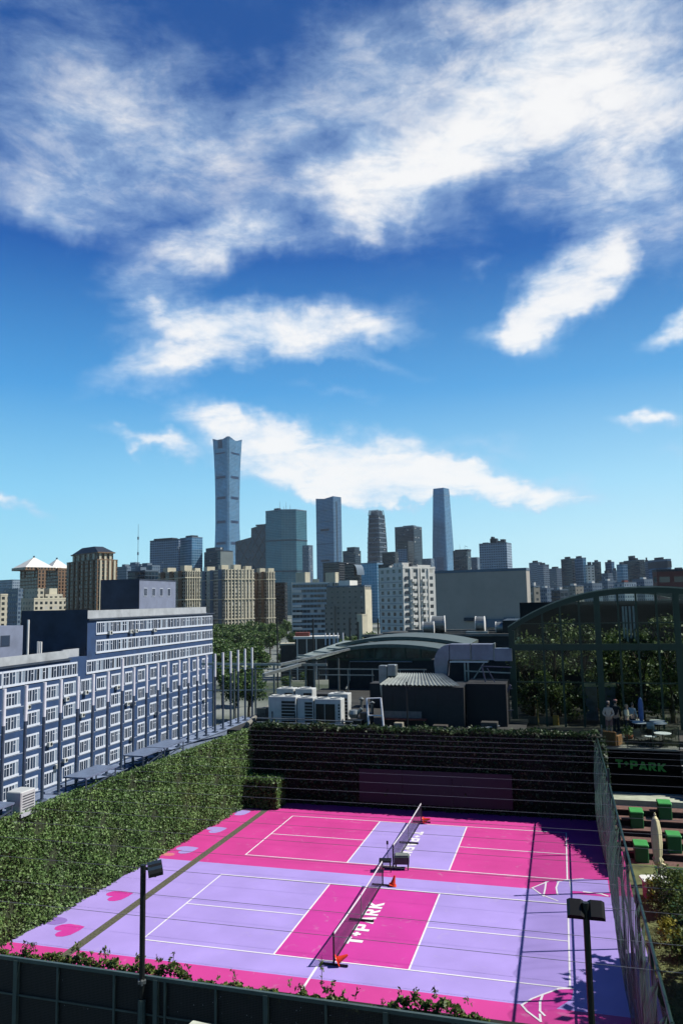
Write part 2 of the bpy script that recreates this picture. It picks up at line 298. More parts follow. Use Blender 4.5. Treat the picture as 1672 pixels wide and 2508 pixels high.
# ------------------------------------------------------------------ mesh helpers
class MB:
    def __init__(s): s.v = []; s.f = []; s.mi = []
    def add(s, vs, fs, m=0):
        o = len(s.v); s.v += [tuple(map(float, p)) for p in vs]
        for f in fs: s.f.append([i+o for i in f]); s.mi.append(m)
        return s
    def box(s, x0, x1, y0, y1, z0, z1, m=0):
        return s.add([(x0, y0, z0), (x1, y0, z0), (x1, y1, z0), (x0, y1, z0), (x0, y0, z1), (x1, y0, z1), (x1, y1, z1), (x0, y1, z1)],
              [(0, 3, 2, 1), (4, 5, 6, 7), (0, 1, 5, 4), (1, 2, 6, 5), (2, 3, 7, 6), (3, 0, 4, 7)], m)
    def cbox(s, x0, x1, y0, y1, z0, z1, c=.02, m=0):     # box with chamfered upright edges and top
        P = lambda i, z: [(x0+c+i, y0+i, z), (x1-c-i, y0+i, z), (x1-i, y0+c+i, z), (x1-i, y1-c-i, z), (x1-c-i, y1-i, z), (x0+c+i, y1-i, z), (x0+i, y1-c-i, z), (x0+i, y0+c+i, z)]
        return s.loft([P(0, z0), P(0, z1-c), P(c*.7, z1)], m)
    def loft(s, rings, m=0, cap=True):
        n = len(rings[0]); vs = [p for r in rings for p in r]; fs = []
        for k in range(len(rings)-1):
            for i in range(n):
                j = (i+1) % n; fs.append((k*n+i, k*n+j, (k+1)*n+j, (k+1)*n+i))
        if cap: fs.append(tuple(range(n-1, -1, -1))); fs.append(tuple((len(rings)-1)*n+i for i in range(n)))
        return s.add(vs, fs, m)
    def tube(s, p, q, r, n=8, r2=None, m=0, cap=True):
        p, q = Vector(p), Vector(q); d = (q-p).normalized(); a = d.orthogonal().normalized(); b = d.cross(a)
        r2 = r if r2 is None else r2
        R = lambda c, rr: [tuple(c+(a*math.cos(2*PI*i/n)+b*math.sin(2*PI*i/n))*rr) for i in range(n)]
        return s.loft([R(p, r), R(q, r2)], m, cap)
    def path(s, pts, r, n=8, m=0, rr=None):
        pts = [Vector(p) for p in pts]; rings = []
        for k, p in enumerate(pts):
            d = (pts[min(k+1, len(pts)-1)]-pts[max(k-1, 0)]).normalized()
            ref = Vector((0, 0, 1)) if abs(d.z) < .95 else Vector((1, 0, 0))
            a = d.cross(ref).normalized(); b = a.cross(d)
            q = r if rr is None else rr[k]
            rings.append([tuple(p+(a*math.cos(2*PI*i/n)+b*math.sin(2*PI*i/n))*q) for i in range(n)])
        return s.loft(rings, m)
    def bar(s, p, q, w, h=None, m=0):
        h = w if h is None else h
        p, q = Vector(p), Vector(q); d = (q-p).normalized(); ref = Vector((0, 0, 1)) if abs(d.z) < .95 else Vector((1, 0, 0))
        a = d.cross(ref).normalized(); b = a.cross(d)
        R = lambda c: [tuple(c+a*(sx*w/2)+b*(sy*h/2)) for sx, sy in ((-1, -1), (1, -1), (1, 1), (-1, 1))]
        return s.loft([R(p), R(q)], m)
    def lathe(s, prof, c=(0, 0, 0), n=16, m=0):
        return s.loft([[(c[0]+r*math.cos(2*PI*i/n), c[1]+r*math.sin(2*PI*i/n), c[2]+z) for i in range(n)] for r, z in prof], m)
    def prism(s, poly, z0, z1, m=0): return s.loft([[(x, y, z0) for x, y in poly], [(x, y, z1) for x, y in poly]], m)
    def prismy(s, poly, y0, y1, m=0): return s.loft([[(x, y0, z) for x, z in poly], [(x, y1, z) for x, z in poly]], m)
    def poly(s, pts, m=0):
        pts = [p if len(p) == 3 else (p[0], p[1], .004) for p in pts]
        return s.add(pts, [tuple(range(len(pts)))], m)
    def grid(s, pts, m=0):
        R, Cn = len(pts), len(pts[0]); vs = [p for r in pts for p in r]
        return s.add(vs, [(i*Cn+j, i*Cn+j+1, (i+1)*Cn+j+1, (i+1)*Cn+j) for i in range(R-1) for j in range(Cn-1)], m)
    def build(s, name, mats, parent=None, smooth=False, fix=True):
        me = bpy.data.meshes.new(name); me.from_pydata(s.v, [], s.f)
        mats = mats if isinstance(mats, (list, tuple)) else [mats]
        for mt in mats: me.materials.append(mt)
        me.polygons.foreach_set('material_index', s.mi)
        if smooth: me.polygons.foreach_set('use_smooth', [True]*len(s.f))
        me.update()
        if fix:
            import bmesh
            bm = bmesh.new(); bm.from_mesh(me); bmesh.ops.recalc_face_normals(bm, faces=bm.faces); bm.to_mesh(me); bm.free()
        o = bpy.data.objects.new(name, me); COL.objects.link(o)
        if parent is not None: o.parent = parent
        return o
def tag(o, label=None, cat=None, group=None, kind=None):
    if label: o['label'] = label
    if cat: o['category'] = cat
    if group: o['group'] = group
    if kind: o['kind'] = kind
    return o
def thing(name, label, cat, loc=(0, 0, 0), rz=0.0, group=None):
    o = bpy.data.objects.new(name, None); COL.objects.link(o); o.location = tuple(map(float, loc)); o.rotation_euler = (0, 0, rz)
    o.empty_display_size = .3
    return tag(o, label, cat, group)
def dup(root, loc=None, rz=None, label=None, scale=None):
    def cp(o, par):
        c = o.copy(); COL.objects.link(c)
        if par is not None: c.parent = par
        for k in o.children: cp(k, c)
        return c
    c = cp(root, None)
    if loc is not None: c.location = tuple(map(float, loc))
    if rz is not None: c.rotation_euler = (0, 0, rz)
    if label: c['label'] = label
    if scale: c.scale = scale if isinstance(scale, tuple) else (scale,)*3
    return c
def leafcloud(name, P, size, mat, parent=None, nrm=None, nb=0.6, asp=.62, fold=.25):
    """one mesh of separate folded leaves at points P"""
    P = np.asarray(P, float); n = len(P)
    d = rng.normal(size=(n, 3)); d /= np.linalg.norm(d, axis=1)[:, None]
    nn = rng.normal(size=(n, 3)); nn /= np.linalg.norm(nn, axis=1)[:, None]
    if nrm is not None: nn = nn*(1-nb) + np.asarray(nrm)*nb
    nn /= np.linalg.norm(nn, axis=1)[:, None]
    t = np.cross(nn, d); t /= np.linalg.norm(t, axis=1)[:, None]+1e-9
    b = np.cross(nn, t)
    s = (size*(.6+.8*rng.random(n)))[:, None] if np.isscalar(size) else np.asarray(size)[:, None]
    a = P - t*s*.5; c = P + t*s*.5; l = P + b*s*asp*.5 + nn*s*fold*.3; r = P - b*s*asp*.5 + nn*s*fold*.3
    V = np.stack([a, l, c, r], 1).reshape(-1, 3)
    me = bpy.data.meshes.new(name); me.vertices.add(4*n); me.vertices.foreach_set('co', V.ravel())
    me.loops.add(4*n); me.loops.foreach_set('vertex_index', np.arange(4*n, dtype=np.int32))
    me.polygons.add(n); me.polygons.foreach_set('loop_start', np.arange(0, 4*n, 4, dtype=np.int32))
    me.polygons.foreach_set('loop_total', np.full(n, 4, dtype=np.int32))
    me.update(calc_edges=True); me.materials.append(mat)
    o = bpy.data.objects.new(name, me); COL.objects.link(o)
    if parent is not None: o.parent = parent
    return o

# shared materials
M_dark = pm('dark_metal', s2l(28, 34, 34), .5, .3)
M_black = pm('black_metal', s2l(16, 18, 20), .45, .2)
M_grey = pm('grey_metal', s2l(120, 128, 130), .45, .5, var=.2)
M_galv = pm('galvanised_metal', s2l(146, 154, 154), .4, .6, var=.2, scale=2)
M_white = pm('white_paint', s2l(232, 232, 228), .5, var=.06)
M_concrete = pm('concrete', s2l(128, 128, 120), .85, var=.2, scale=1.5, stain=.5)
M_darkconc = pm('dark_concrete', s2l(60, 62, 60), .85, var=.25, scale=1.2, stain=.5)
M_green = pm('green_paint', s2l(24, 62, 44), .45, var=.15)
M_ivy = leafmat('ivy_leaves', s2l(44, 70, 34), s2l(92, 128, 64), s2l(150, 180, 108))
M_ivy_shade = leafmat('shaded_ivy_leaves', s2l(20, 38, 18), s2l(40, 66, 32), s2l(70, 98, 54))  # darker copy of the ivy leaves, shade put into the colour
M_shrub = leafmat('shrub_leaves', s2l(30, 46, 18), s2l(84, 108, 44), s2l(160, 172, 90))
M_tree = leafmat('tree_leaves', s2l(34, 56, 26), s2l(70, 104, 46), s2l(122, 150, 76))
M_bark = pm('bark', s2l(70, 58, 44), .9, var=.3, scale=8)

# ================================================================== GROUND, PODIUM, COURT
ZG = -22.0
def ground_mat():
    mt, t, b = newmat('city_ground')
    tcn = t.n('ShaderNodeTexCoord'); n = t.n('ShaderNodeTexNoise'); n.inputs['Scale'].default_value = .012; n.inputs['Detail'].default_value = 10
    t.l(tcn.outputs['Object'], n.inputs['Vector'])
    cr = t.n('ShaderNodeValToRGB'); e = cr.color_ramp.elements
    e[0].color = s2l(52, 66, 44); e[0].position = .42; e[1].color = s2l(128, 134, 128); e[1].position = .56
    t.l(n.outputs[0], cr.inputs[0]); t.l(cr.outputs[0], b.inputs['Base Color']); b.inputs['Roughness'].default_value = .9
    return mt
tag(MB().poly([(-24000, -3000, ZG), (24000, -3000, ZG), (24000, 40000, ZG), (-24000, 40000, ZG)]).build('ground', ground_mat()), kind='structure')
tag(MB().poly([(-255, 380, ZG+.05), (-110, 380, ZG+.05), (-160, 690, ZG+.05), (-300, 690, ZG+.05)]).build('road', pm('asphalt', s2l(112, 120, 116), .9, var=.15, scale=.2)), kind='structure')
tag(MB().box(-5.7, 60, -30, 17.29, ZG-1, -1.0).box(-5.6, 10.25, 17.56, 53.7, ZG-1, 3.54).box(10.25, 15.31, 17.56, 53.7, ZG-1, 2.98).box(15.31, 60, 19.51, 53.7, ZG-1, 2.98).box(15.31, 60, 17.3, 19.5, ZG-1, .5).build('podium', M_darkconc), kind='structure')

def court_mat(name, col):
    mt, t, b = newmat(name)
    tcn = t.n('ShaderNodeTexCoord')
    n = t.n('ShaderNodeTexNoise'); n.inputs['Scale'].default_value = .6; n.inputs['Detail'].default_value = 8; t.l(tcn.outputs['Object'], n.inputs['Vector'])
    n2 = t.n('ShaderNodeTexNoise'); n2.inputs['Scale'].default_value = 60; n2.inputs['Detail'].default_value = 3; t.l(tcn.outputs['Object'], n2.inputs['Vector'])
    n3 = t.n('ShaderNodeTexNoise'); n3.inputs['Scale'].default_value = 2.2; n3.inputs['Detail'].default_value = 6; n3.inputs['Distortion'].default_value = 1.2; t.l(tcn.outputs['Object'], n3.inputs['Vector'])
    v = t.m('ADD', t.m('MULTIPLY', t.m('SUBTRACT', n.outputs[0], .5), .44), t.m('MULTIPLY', t.m('SUBTRACT', n2.outputs[0], .5), .12))
    sc = t.n('ShaderNodeVectorMath'); sc.operation = 'SCALE'; sc.inputs[0].default_value = col[:3]; t.l(t.m('ADD', v, 1.0), sc.inputs['Scale'])
    mr_ = t.n('ShaderNodeMapRange'); mr_.inputs['From Min'].default_value = .62; mr_.inputs['From Max'].default_value = .75; mr_.inputs['To Max'].default_value = .24
    t.l(n3.outputs[0], mr_.inputs['Value'])
    t.l(t.mix(mr_.outputs[0], sc.outputs[0], (.33, .3, .36)), b.inputs['Base Color'])
    b.inputs['Roughness'].default_value = .62; b.inputs['Specular IOR Level'].default_value = .3
    bp = t.n('ShaderNodeBump'); bp.inputs['Strength'].default_value = .15; t.l(n2.outputs[0], bp.inputs['Height']); t.l(bp.outputs[0], b.inputs['Normal'])
    return mt
C_PINK, C_LILAC, C_HOT = (.375, .028, .178, 1), (.248, .192, .45, 1), (.37, .025, .21, 1)
MP, ML, MH = court_mat('pink_court_paint', C_PINK), court_mat('lilac_court_paint', C_LILAC), court_mat('magenta_court_paint', C_HOT)
M_drain = pm('drain_stones', s2l(92, 92, 74), .95, var=.45, scale=14)
xs = [-4.7, -1.96, -1.62, 4.572, 8.838, 15.7]; ys = [-9.1, -1.17, 0, 6.1, 7.31, 8.545, 14.645, 17.1]
cb_ = MB()
for i in range(5):
    for j in range(7):
        k = 1 if 1 <= j <= 3 else 0
        if i == 3 and j == 2: k = 2
        if i == 3 and j == 5: k = 1
        if i == 1: k = 3
        cb_.poly([(xs[i], ys[j], 0), (xs[i+1], ys[j], 0), (xs[i+1], ys[j+1], 0), (xs[i], ys[j+1], 0)], k)
for (a, b) in (((xs[0], ys[0]), (xs[-1], ys[0])), ((xs[-1], ys[0]), (xs[-1], ys[-1]))):
    cb_.poly([(a[0], a[1], 0), (b[0], b[1], 0), (b[0], b[1], -1.2), (a[0], a[1], -1.2)], 0)
court = tag(cb_.build('court_surface', [MP, ML, MH, M_drain]), kind='structure')
M_line = pm('line_paint', s2l(242, 240, 245), .6, var=.05, scale=6)
def sline(mb, p, q, w=.055, z=.008):
    p, q = np.array(p, float), np.array(q, float); d = (q-p)/np.linalg.norm(q-p); n = np.array([-d[1], d[0]])*w/2; p = p-d*w/2; q = q+d*w/2
    mb.poly([(*(p+n), z), (*(p-n), z), (*(q-n), z), (*(q+n), z)])
LX, LY, NV = 13.41, 6.1, 4.572
for oy in (0.0, 8.545):
    mb = MB(); w = .028
    # a frame of butted strips so that no two lines overlap
    for (x0, x1, y0, y1) in ((-w, LX+w, oy-w, oy+w), (-w, LX+w, oy+LY-w, oy+LY+w), (-w, w, oy+w, oy+LY-w), (LX-w, LX+w, oy+w, oy+LY-w),
                             (NV-w, NV+w, oy+w, oy+LY-w), (LX-NV-w, LX-NV+w, oy+w, oy+LY-w), (w, NV-w, oy+LY/2-w, oy+LY/2+w), (LX-NV+w, LX-w, oy+LY/2-w, oy+LY/2+w)):
        mb.poly([(x0, y0, .008), (x1, y0, .008), (x1, y1, .008), (x0, y1, .008)])
    if oy == 0: sline(mb, (6.13, -.45), (6.14, -2.6), .07)
    mb.build('court_line', M_line, court)
def glyph(ch):
    P = lambda *a: list(a)
    R = lambda x0, x1, y0, y1: [(x0, y0), (x1, y0), (x1, y1), (x0, y1)]
    if ch == 'T': return [R(0, .82, .74, 1), R(.27, .55, 0, .74)], .9
    if ch == '+': return [R(.0, .5, .52, .72), R(.15, .35, .72, .88), R(.15, .35, .36, .52)], .6
    if ch == 'P': return [R(0, .26, 0, 1), R(.26, .56, .8, 1), R(.26, .56, .34, .54), [(.56, .34), (.72, .34), (.82, .46), (.82, .88), (.72, 1), (.56, 1)]], .9
    if ch == 'A': return [[(0, 0), (.28, 0), (.47, .6), (.47, 1), (.32, 1)], [(.47, .6), (.66, 0), (.94, 0), (.62, 1), (.47, 1)], [(.337, .18), (.603, .18), (.54, .38), (.4, .38)]], 1.0
    if ch == 'R': return [R(0, .26, 0, 1), R(.26, .56, .8, 1), R(.26, .56, .4, .58), [(.56, .4), (.72, .4), (.82, .5), (.82, .88), (.72, 1), (.56, 1)], [(.3, .4), (.6, .4), (.9, 0), (.58, 0)]], .96
    if ch == 'K': return [R(0, .26, 0, 1), [(.26, .36), (.48, .52), (.9, 1), (.58, 1), (.26, .64)], [(.26, .36), (.56, 0), (.92, 0), (.48, .52)]], .95
def text_polys(txt, length, height):
    out = []; x = 0
    for ch in txt:
        ps, adv = glyph(ch); out += [[(px+x, py) for px, py in p] for p in ps]; x += adv+.08
    tot = x-.1
    return [[(px/tot*length, py*height) for px, py in p] for p in out]
def floor_text(org, ux, uy, length, height):
    mb = MB()
    for p in text_polys('T+PARK', length, height):
        mb.poly([(org[0]+ux[0]*a+uy[0]*b, org[1]+ux[1]*a+uy[1]*b, .008) for a, b in p])
    mb.build('painted_lettering', M_line, court, fix=False)
floor_text((7.05, 1.25), (0, 1), (-1, 0), 3.5, .56)
floor_text((6.46, 13.4), (0, -1), (1, 0), 3.5, .52)
heart = [(0, -.5), (.25, -.3), (.48, -.02), (.52, .22), (.42, .42), (.24, .47), (.08, .38), (0, .22), (-.08, .38), (-.24, .47), (-.42, .42), (-.52, .22), (-.48, -.02), (-.25, -.3)]
for (hx, hy, mt) in ((-2.85, .12, MH), (-2.85, 3.2, MH), (-2.83, 8.65, ML), (-2.83, 11.7, ML), (-2.85, 14.75, ML)):
    a = math.radians(128); ca, sa = math.cos(a), math.sin(a)
    MB().poly([(hx+(x*ca-y*sa)*1.0, hy+(x*sa+y*ca)*1.0, .004) for x, y in heart]).build('painted_heart', mt, court, fix=False)
MB().poly([(-3.75+.42*math.cos(i*PI/8), .62+.3*math.sin(i*PI/8), .004) for i in range(16)]).build('painted_patch', court_mat('violet_court_paint', (.16, .1, .31, 1)), court, fix=False)
MB().poly([(-3.35+.30*math.cos(i*PI/8), 7.85+.20*math.sin(i*PI/8), .004) for i in range(16)]).build('painted_patch', court_mat('sand_court_paint', (.40, .12, .14, 1)), court, fix=False)
# painted bullet-tipped pencil shapes on the right run-off
def stroke(mb, pts, w=.06):
    for i, (p, q) in enumerate(zip(pts[:-1], pts[1:])): sline(mb, p, q, w, z=.0085+.0006*i+.004*len(mb.f)/40)
MB().poly([(12.62, 8.14), (12.13, 7.39), (12.56, 6.72)], 0).poly([(12.62, 8.14), (12.56, 6.72), (13.03, 6.92), (13.01, 8.33)], 1).poly([(13.01, 8.33), (13.03, 6.92), (13.55, 7.15), (13.5, 8.52)], 2) \
    .poly([(13.5, 8.52), (13.55, 7.42), (14.9, 7.5), (14.9, 8.85), (14, 8.78)], 2).poly([(13.55, 7.42), (13.55, 7.15), (14.9, 7.1), (14.9, 7.5)], 1) \
    .build('painted_pencil', [court_mat('purple_court_paint', (.26, .06, .26, 1)), MH, ML], court, fix=False)
mb = MB(); stroke(mb, [(12.7, 8.2), (12.13, 7.39), (12.56, 6.65)]); stroke(mb, [(12.62, 8.14), (12.6, 7.4), (12.56, 6.72), (13.05, 6.32)]); stroke(mb, [(13.45, 8.55), (13.08, 8.25), (13.0, 7.6), (13.05, 6.92)]); stroke(mb, [(13.5, 8.5), (13.55, 7.15)])
stroke(mb, [(14.0, 8.8), (13.45, 8.55)], .05); stroke(mb, [(14.0, 7.42), (14.6, 7.35), (14.8, 7.2)], .09)
mb.build('painted_outline', M_line, court, fix=False)
MB().poly([(12.15, -1.22), (12.4, -.82), (12.68, -.52), (12.62, -.95), (12.63, -1.59), (12.66, -1.92), (12.3, -1.5)], 0).poly([(12.68, -.52), (13.1, -.1), (13.5, 0), (13.45, -.55), (13.0, -1.25), (12.63, -1.4), (12.62, -.95)], 1) \
    .build('painted_pencil', [MH, MH], court, fix=False)
mb = MB(); stroke(mb, [(13.5, .02), (13.1, -.1), (12.68, -.52), (12.4, -.82), (12.15, -1.22), (12.3, -1.5), (12.66, -1.92), (12.63, -1.59)]); stroke(mb, [(12.68, -.52), (12.62, -.95), (12.63, -1.4), (12.75, -1.6)])
mb.build('painted_outline', M_line, court, fix=False)

# ================================================================== HEDGES ROUND THE COURT
def hx_base(y): return -4.12+.0625*y
hw = thing('ivy_wall', 'tall sunlit green ivy wall along the left side of the pink and lilac court', 'hedge', (0, 0, 0))
rows = []
for y in np.linspace(-9, 17.1, 40):
    xb = hx_base(y); rows.append([(xb-.95, y, -.2), (xb-.02, y, -.2), (xb-.12, y, 1.2), (xb-.22, y, 2.4), (xb-.33, y, 3.75), (xb-.95, y, 3.75)])
MB().loft(rows).build('wall', pm('ivy_soil', s2l(44, 56, 28), .95, var=.4, scale=4), hw)
n = 86000; yy = rng.uniform(-8.9, 17.1, n); zz = rng.random(n)**.95*3.95-.03
lump = .10*np.sin(yy*2.1+zz*1.3)+.08*np.sin(yy*4.7-zz*3.1)+.07*np.sin(zz*5.2+yy)
xx = hx_base(yy)-.02-.083*zz+rng.normal(0, .05, n)+lump*.55+.05
P = np.stack([xx, yy, zz], 1)
nt_ = 3600; yt = rng.uniform(-8.9, 17.1, nt_)
Pt = np.stack([hx_base(yt)-.33-rng.random(nt_)*.3, yt, 3.78+np.abs(rng.normal(0, .07, nt_))], 1)
leafcloud('foliage', np.concatenate([P, Pt]), .098, M_ivy, hw, nrm=np.tile([.75, -.1, .6], (n+nt_, 1)), nb=.45)
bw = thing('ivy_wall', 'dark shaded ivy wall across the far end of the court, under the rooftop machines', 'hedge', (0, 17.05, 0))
MB().box(-3.3, 15.3, 0, .5, -.2, 3.95).build('wall', pm('ivy_soil_shaded', s2l(22, 26, 18), .95, var=.4, scale=4), bw)  # backing darkened too, as this wall lies in shade
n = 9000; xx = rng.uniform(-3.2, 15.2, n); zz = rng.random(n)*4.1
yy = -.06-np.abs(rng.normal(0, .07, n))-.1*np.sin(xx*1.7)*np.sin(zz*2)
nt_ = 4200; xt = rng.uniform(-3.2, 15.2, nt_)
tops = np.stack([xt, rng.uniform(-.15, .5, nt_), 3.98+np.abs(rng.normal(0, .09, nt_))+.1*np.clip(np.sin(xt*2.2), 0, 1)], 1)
leafcloud('foliage', np.concatenate([np.stack([xx, yy, zz], 1), tops]), .16, M_ivy_shade, bw)
M_panel = pm('purple_panel', s2l(13, 12, 34), .6, var=.15)
pn = thing('wall_banner', 'low wide purple panel fixed on the dark ivy wall behind the far net', 'banner', (0, 16.78, 0))
for x0, x1 in ((3.0, 5.3), (5.32, 7.9), (7.92, 10.9)): MB().box(x0, x1, -.04, 0, .35, 2.05).build('panel', M_panel, pn)
hb = thing('box_hedge', 'clipped square hedge in the far left corner beside the ivy wall', 'hedge', (-2.1, 15.95, 0))
MB().box(-.85, .85, -.3, .8, -.1, 1.4).build('core', pm('hedge_core', s2l(20, 26, 14), .95), hb)
n = 2600; u = rng.uniform(-.95, .95, n); v = rng.uniform(-.4, .8, n); w_ = rng.uniform(0, 1.5, n); f = rng.integers(0, 4, n)
u = np.where(f == 0, .92+rng.normal(0, .04, n), u); v = np.where(f == 1, -.38+rng.normal(0, .04, n), v); w_ = np.where(f == 2, 1.5+rng.normal(0, .05, n), w_); v = np.where(f == 3, -.36, v)
leafcloud('foliage', np.stack([u, v, w_], 1), .13, M_ivy, hb)
# near hedge, just behind the near fence: top follows the gaps of the photograph
nh = thing('boundary_hedge', 'ragged leafy hedge poking up behind the near black mesh fence', 'hedge', (0, -8.85, 0))
MB().box(.5, 13.2, .05, .28, 0, 3.30).build('core', pm('hedge_core', s2l(20, 26, 14), .95), nh)
prof = [(.5, 3.75), (1.6, 3.72), (2.6, 3.74), (3.4, 3.82), (4.2, 3.80), (5.0, 3.78), (5.8, 3.86), (6.05, 3.82), (6.25, 3.60), (7.0, 3.66), (7.6, 3.64), (8.1, 3.6), (8.7, 3.64), (9.2, 3.66), (9.6, 3.52), (10.2, 3.5), (10.25, 3.76), (10.8, 3.84), (11.4, 3.8), (11.9, 3.66), (12.1, 3.5), (13, 3.45)]
px_, pz_ = zip(*prof)
n = 8500; xx = rng.uniform(.5, 13, n); top = np.interp(xx, px_, pz_)+.05*np.sin(xx*9)+.04*np.sin(xx*23)-.05
yy = rng.uniform(.0, .26, n); zz = top-.15-yy*.4-np.abs(rng.normal(0, .12, n))
leafcloud('foliage', np.stack([xx, yy, zz], 1), .085, M_shrub, nh, nb=.3, asp=.5)
mb = MB(); P = []
for k in range(46):
    x = rng.uniform(.7, 12); z0 = np.interp(x, px_, pz_)-.18; h = rng.uniform(.08, .22); y = rng.uniform(.05, .25); ex = rng.normal(0, .04)
    if k == 0: x, h, ex = 8.93, .55, 0.0
    mb.path([(x, y, z0), (x+ex*.5, y, z0+h*.6), (x+ex, y, z0+h)], .006, 5)
    for j in range(9 if k else 26):
        q = rng.random(); P.append((x+ex*q+rng.normal(0, .025), y+rng.normal(0, .025), z0+h*q))
tag(mb.build('stem', M_bark, nh), kind='stuff'); tag(leafcloud('shoot', P, .08, M_shrub, nh, asp=.42), kind='stuff')

# ================================================================== FENCES, WIRES, LAMPS
M_netR = netmat('green_netting', s2l(58, 92, 84), .14)
rf = thing('net_fence', 'tall dark green posts and rails hung with billowing netting right of the court', 'fence', (15.1, 0, 0))
M_fg = pm('fence_green', s2l(26, 58, 54), .4, .3)
FH = 3.9
for k, y in enumerate(np.arange(-9.2, 17.1, 3.03)):
    MB().tube((0, y, -.9), (0, y, FH+.02), .04, 8).build('post', M_fg, rf)
MB().tube((0, 7.6, 0), (0, 7.6, 4.45), .05, 8).build('post', M_fg, rf)
MB().tube((0, -9.2, FH), (0, 17, FH), .035, 8).build('top_rail', M_fg, rf)
MB().tube((0, -9.2, 1.95), (0, 17, 1.95), .03, 8).build('middle_rail', M_fg, rf)
def netx(y, z):
    s = 1-abs(2*z/FH-1)**2
    return -.10-.22*s*(.55+.45*math.sin(y*.55+1))-.07*math.sin(y*5.2+.6*math.sin(z*1.4))-.04*math.sin(y*11.3+z)
MB().grid([[(netx(y, z), y, z) for z in np.linspace(.03, FH-.03, 14)] for y in np.linspace(-9.2, 16.9, 190)]).build('netting', M_netR, rf, smooth=True, fix=False)
nf = thing('mesh_fence', 'near black mesh fence with grey frame along the bottom of the view', 'fence', (0, -9.2, 0))
M_ffr = pm('fence_frame_grey', s2l(96, 116, 112), .4, .5, var=.12)
def frz(x): return 3.60-.0085*(x-2.4)
for x in (-2.2, 0.1, 2.43, 5.67, 7.98, 10.29, 12.7): MB().box(x-.045, x+.045, -.05, .04, -1, frz(x)-.01).build('post', M_ffr, nf)
for x in (3.43, 4.74, 5.87, 6.95, 9.16, 11.5): MB().box(x-.022, x+.022, -.03, .01, 0, frz(x)-.04).build('mullion', M_ffr, nf)
MB().bar((-4.2, 0, frz(-4.2)), (15, 0, frz(15)), .06, .07).build('top_rail', M_ffr, nf)
MB().bar((-4.2, -.005, 2.94), (15, -.005, 2.84), .03, .03).build('middle_rail', M_ffr, nf)
M_nfm = meshmat('black_mesh', s2l(14, 18, 20), .03, .5, (0, 2), base=.80)
MB().grid([[(x, .035, z) for z in np.linspace(-.8, 1, 2)] if False else [(x, .035, -.8), (x, .035, frz(x)-.03)] for x in np.linspace(-4.2, 15, 24)]).build('mesh_panel', M_nfm, nf, fix=False)
bits = MB()
for k in range(110):
    x = rng.uniform(2.3, 13) if k < 25 else rng.uniform(5.8, 9.8); z = rng.uniform(2.2, 3.4); s = rng.uniform(.004, .011)
    bits.poly([(x, -.02, z), (x+s, -.022, z+s*.4), (x+s*.7, -.02, z+s*1.4), (x-s*.3, -.018, z+s)])
tag(bits.build('reflection_specks', M_white, nf, fix=False), kind='stuff')  # white flecks stand for reflections on the mesh
M_wire = pm('steel_wire', s2l(128, 132, 140), .6, spec=.1)
w0 = MB().tube((-3.9, 0, 0), (32, 0, .0), .0055, 5).build('wire', M_wire)
tag(w0, 'thin steel wire strung across above the court from the ivy wall past the net fence', 'wire', 'wires strung across above the court')
wy = [16.2, 14.9, 13.6, 12.3, 11.1, 9.1, 7.4, 5.9, 4.4, 2.9, 1.3, -.1, -1.6, -3.1, -4.6, -6.2, -7.4]
for k, y in enumerate(wy):
    o = w0 if k == 0 else w0.copy()
    if k: COL.objects.link(o)
    o.location = (0, y, FH+.03)
def lamp(loc, rz, label, fwd=0.0, tilt=45.0):
    t = thing('floodlight_pole', label, 'lamp', loc, rz, 'floodlight poles at the near fence')
    MB().tube((0, 0, -1), (0, 0, 3.2), .075, 10).build('base_sleeve', M_ffr, t)
    MB().tube((0, 0, 3.2), (0, 0, 5.72), .056, 10).build('pole', M_dark, t)
    MB().box(-.075, .075, -.075, .075, 3.5, 3.56).box(.05, .14, -.02, .02, 3.5, 3.58).build('clamp', M_galv, t)
    a = MB().bar((-.3, fwd, 5.58), (.3, fwd, 5.58), .05, .05).bar((0, 0, 5.66), (0, fwd, 5.60), .05, .05).build('crossarm', M_black, t)
    for s in (-1, 1):
        tm = Matrix.Translation((0, fwd, 0)) @ Matrix.Translation((0, .04, 5.60)) @ Matrix.Rotation(math.radians(tilt-45), 4, 'X') @ Matrix.Translation((0, -.04, -5.60))
        h = MB(); x0, x1 = (.03, .31) if s > 0 else (-.31, -.03)
        # tilted housing: back with fins, glass face looking out and down over the court
        ring = lambda k, y, z, d: [(x0+k, y, z), (x1-k, y, z), (x1-k, y+.20, z+d), (x0+k, y+.20, z+d)]
        h.loft([ring(0, -.06, 5.46, .2), ring(0, -.10, 5.51, .2), ring(.05, -.14, 5.55, .2)])
        for q in range(4): xx_ = x0+.06+q*.05; h.bar((xx_, -.12, 5.53), (xx_, .06, 5.71), .012, .05)
        hd = h.build('floodlight', M_black, t); hd.matrix_local = tm
        MB().poly([(x0+.02, -.042, 5.472), (x1-.02, -.042, 5.472), (x1-.02, .132, 5.644), (x0+.02, .132, 5.644)]).build('lens', pm('lamp_glass', s2l(90, 96, 96), .15), hd, fix=False)
    return t
lamp((5.40, -9.28, 0), math.radians(-58), 'left floodlight pole with two black lamp heads, rising in front of the hearts', .22, 8)
lamp((13.84, -9.28, 0), 0.0, 'right floodlight pole with two black lamp heads, next to the net fence')
t = thing('guard_booth', 'pale flat booth roof at the very bottom edge in front of the black mesh fence', 'booth', (7.9, -12.05, 0), math.radians(-6))
MB().box(.06, 1.6, -1.2, -.06, -1, 4.44).build('body', M_concrete, t); MB().cbox(0, 1.66, -1.26, 0, 4.44, 4.50, .015).build('lid', pm('lid_pale', s2l(206, 210, 190), .6), t)

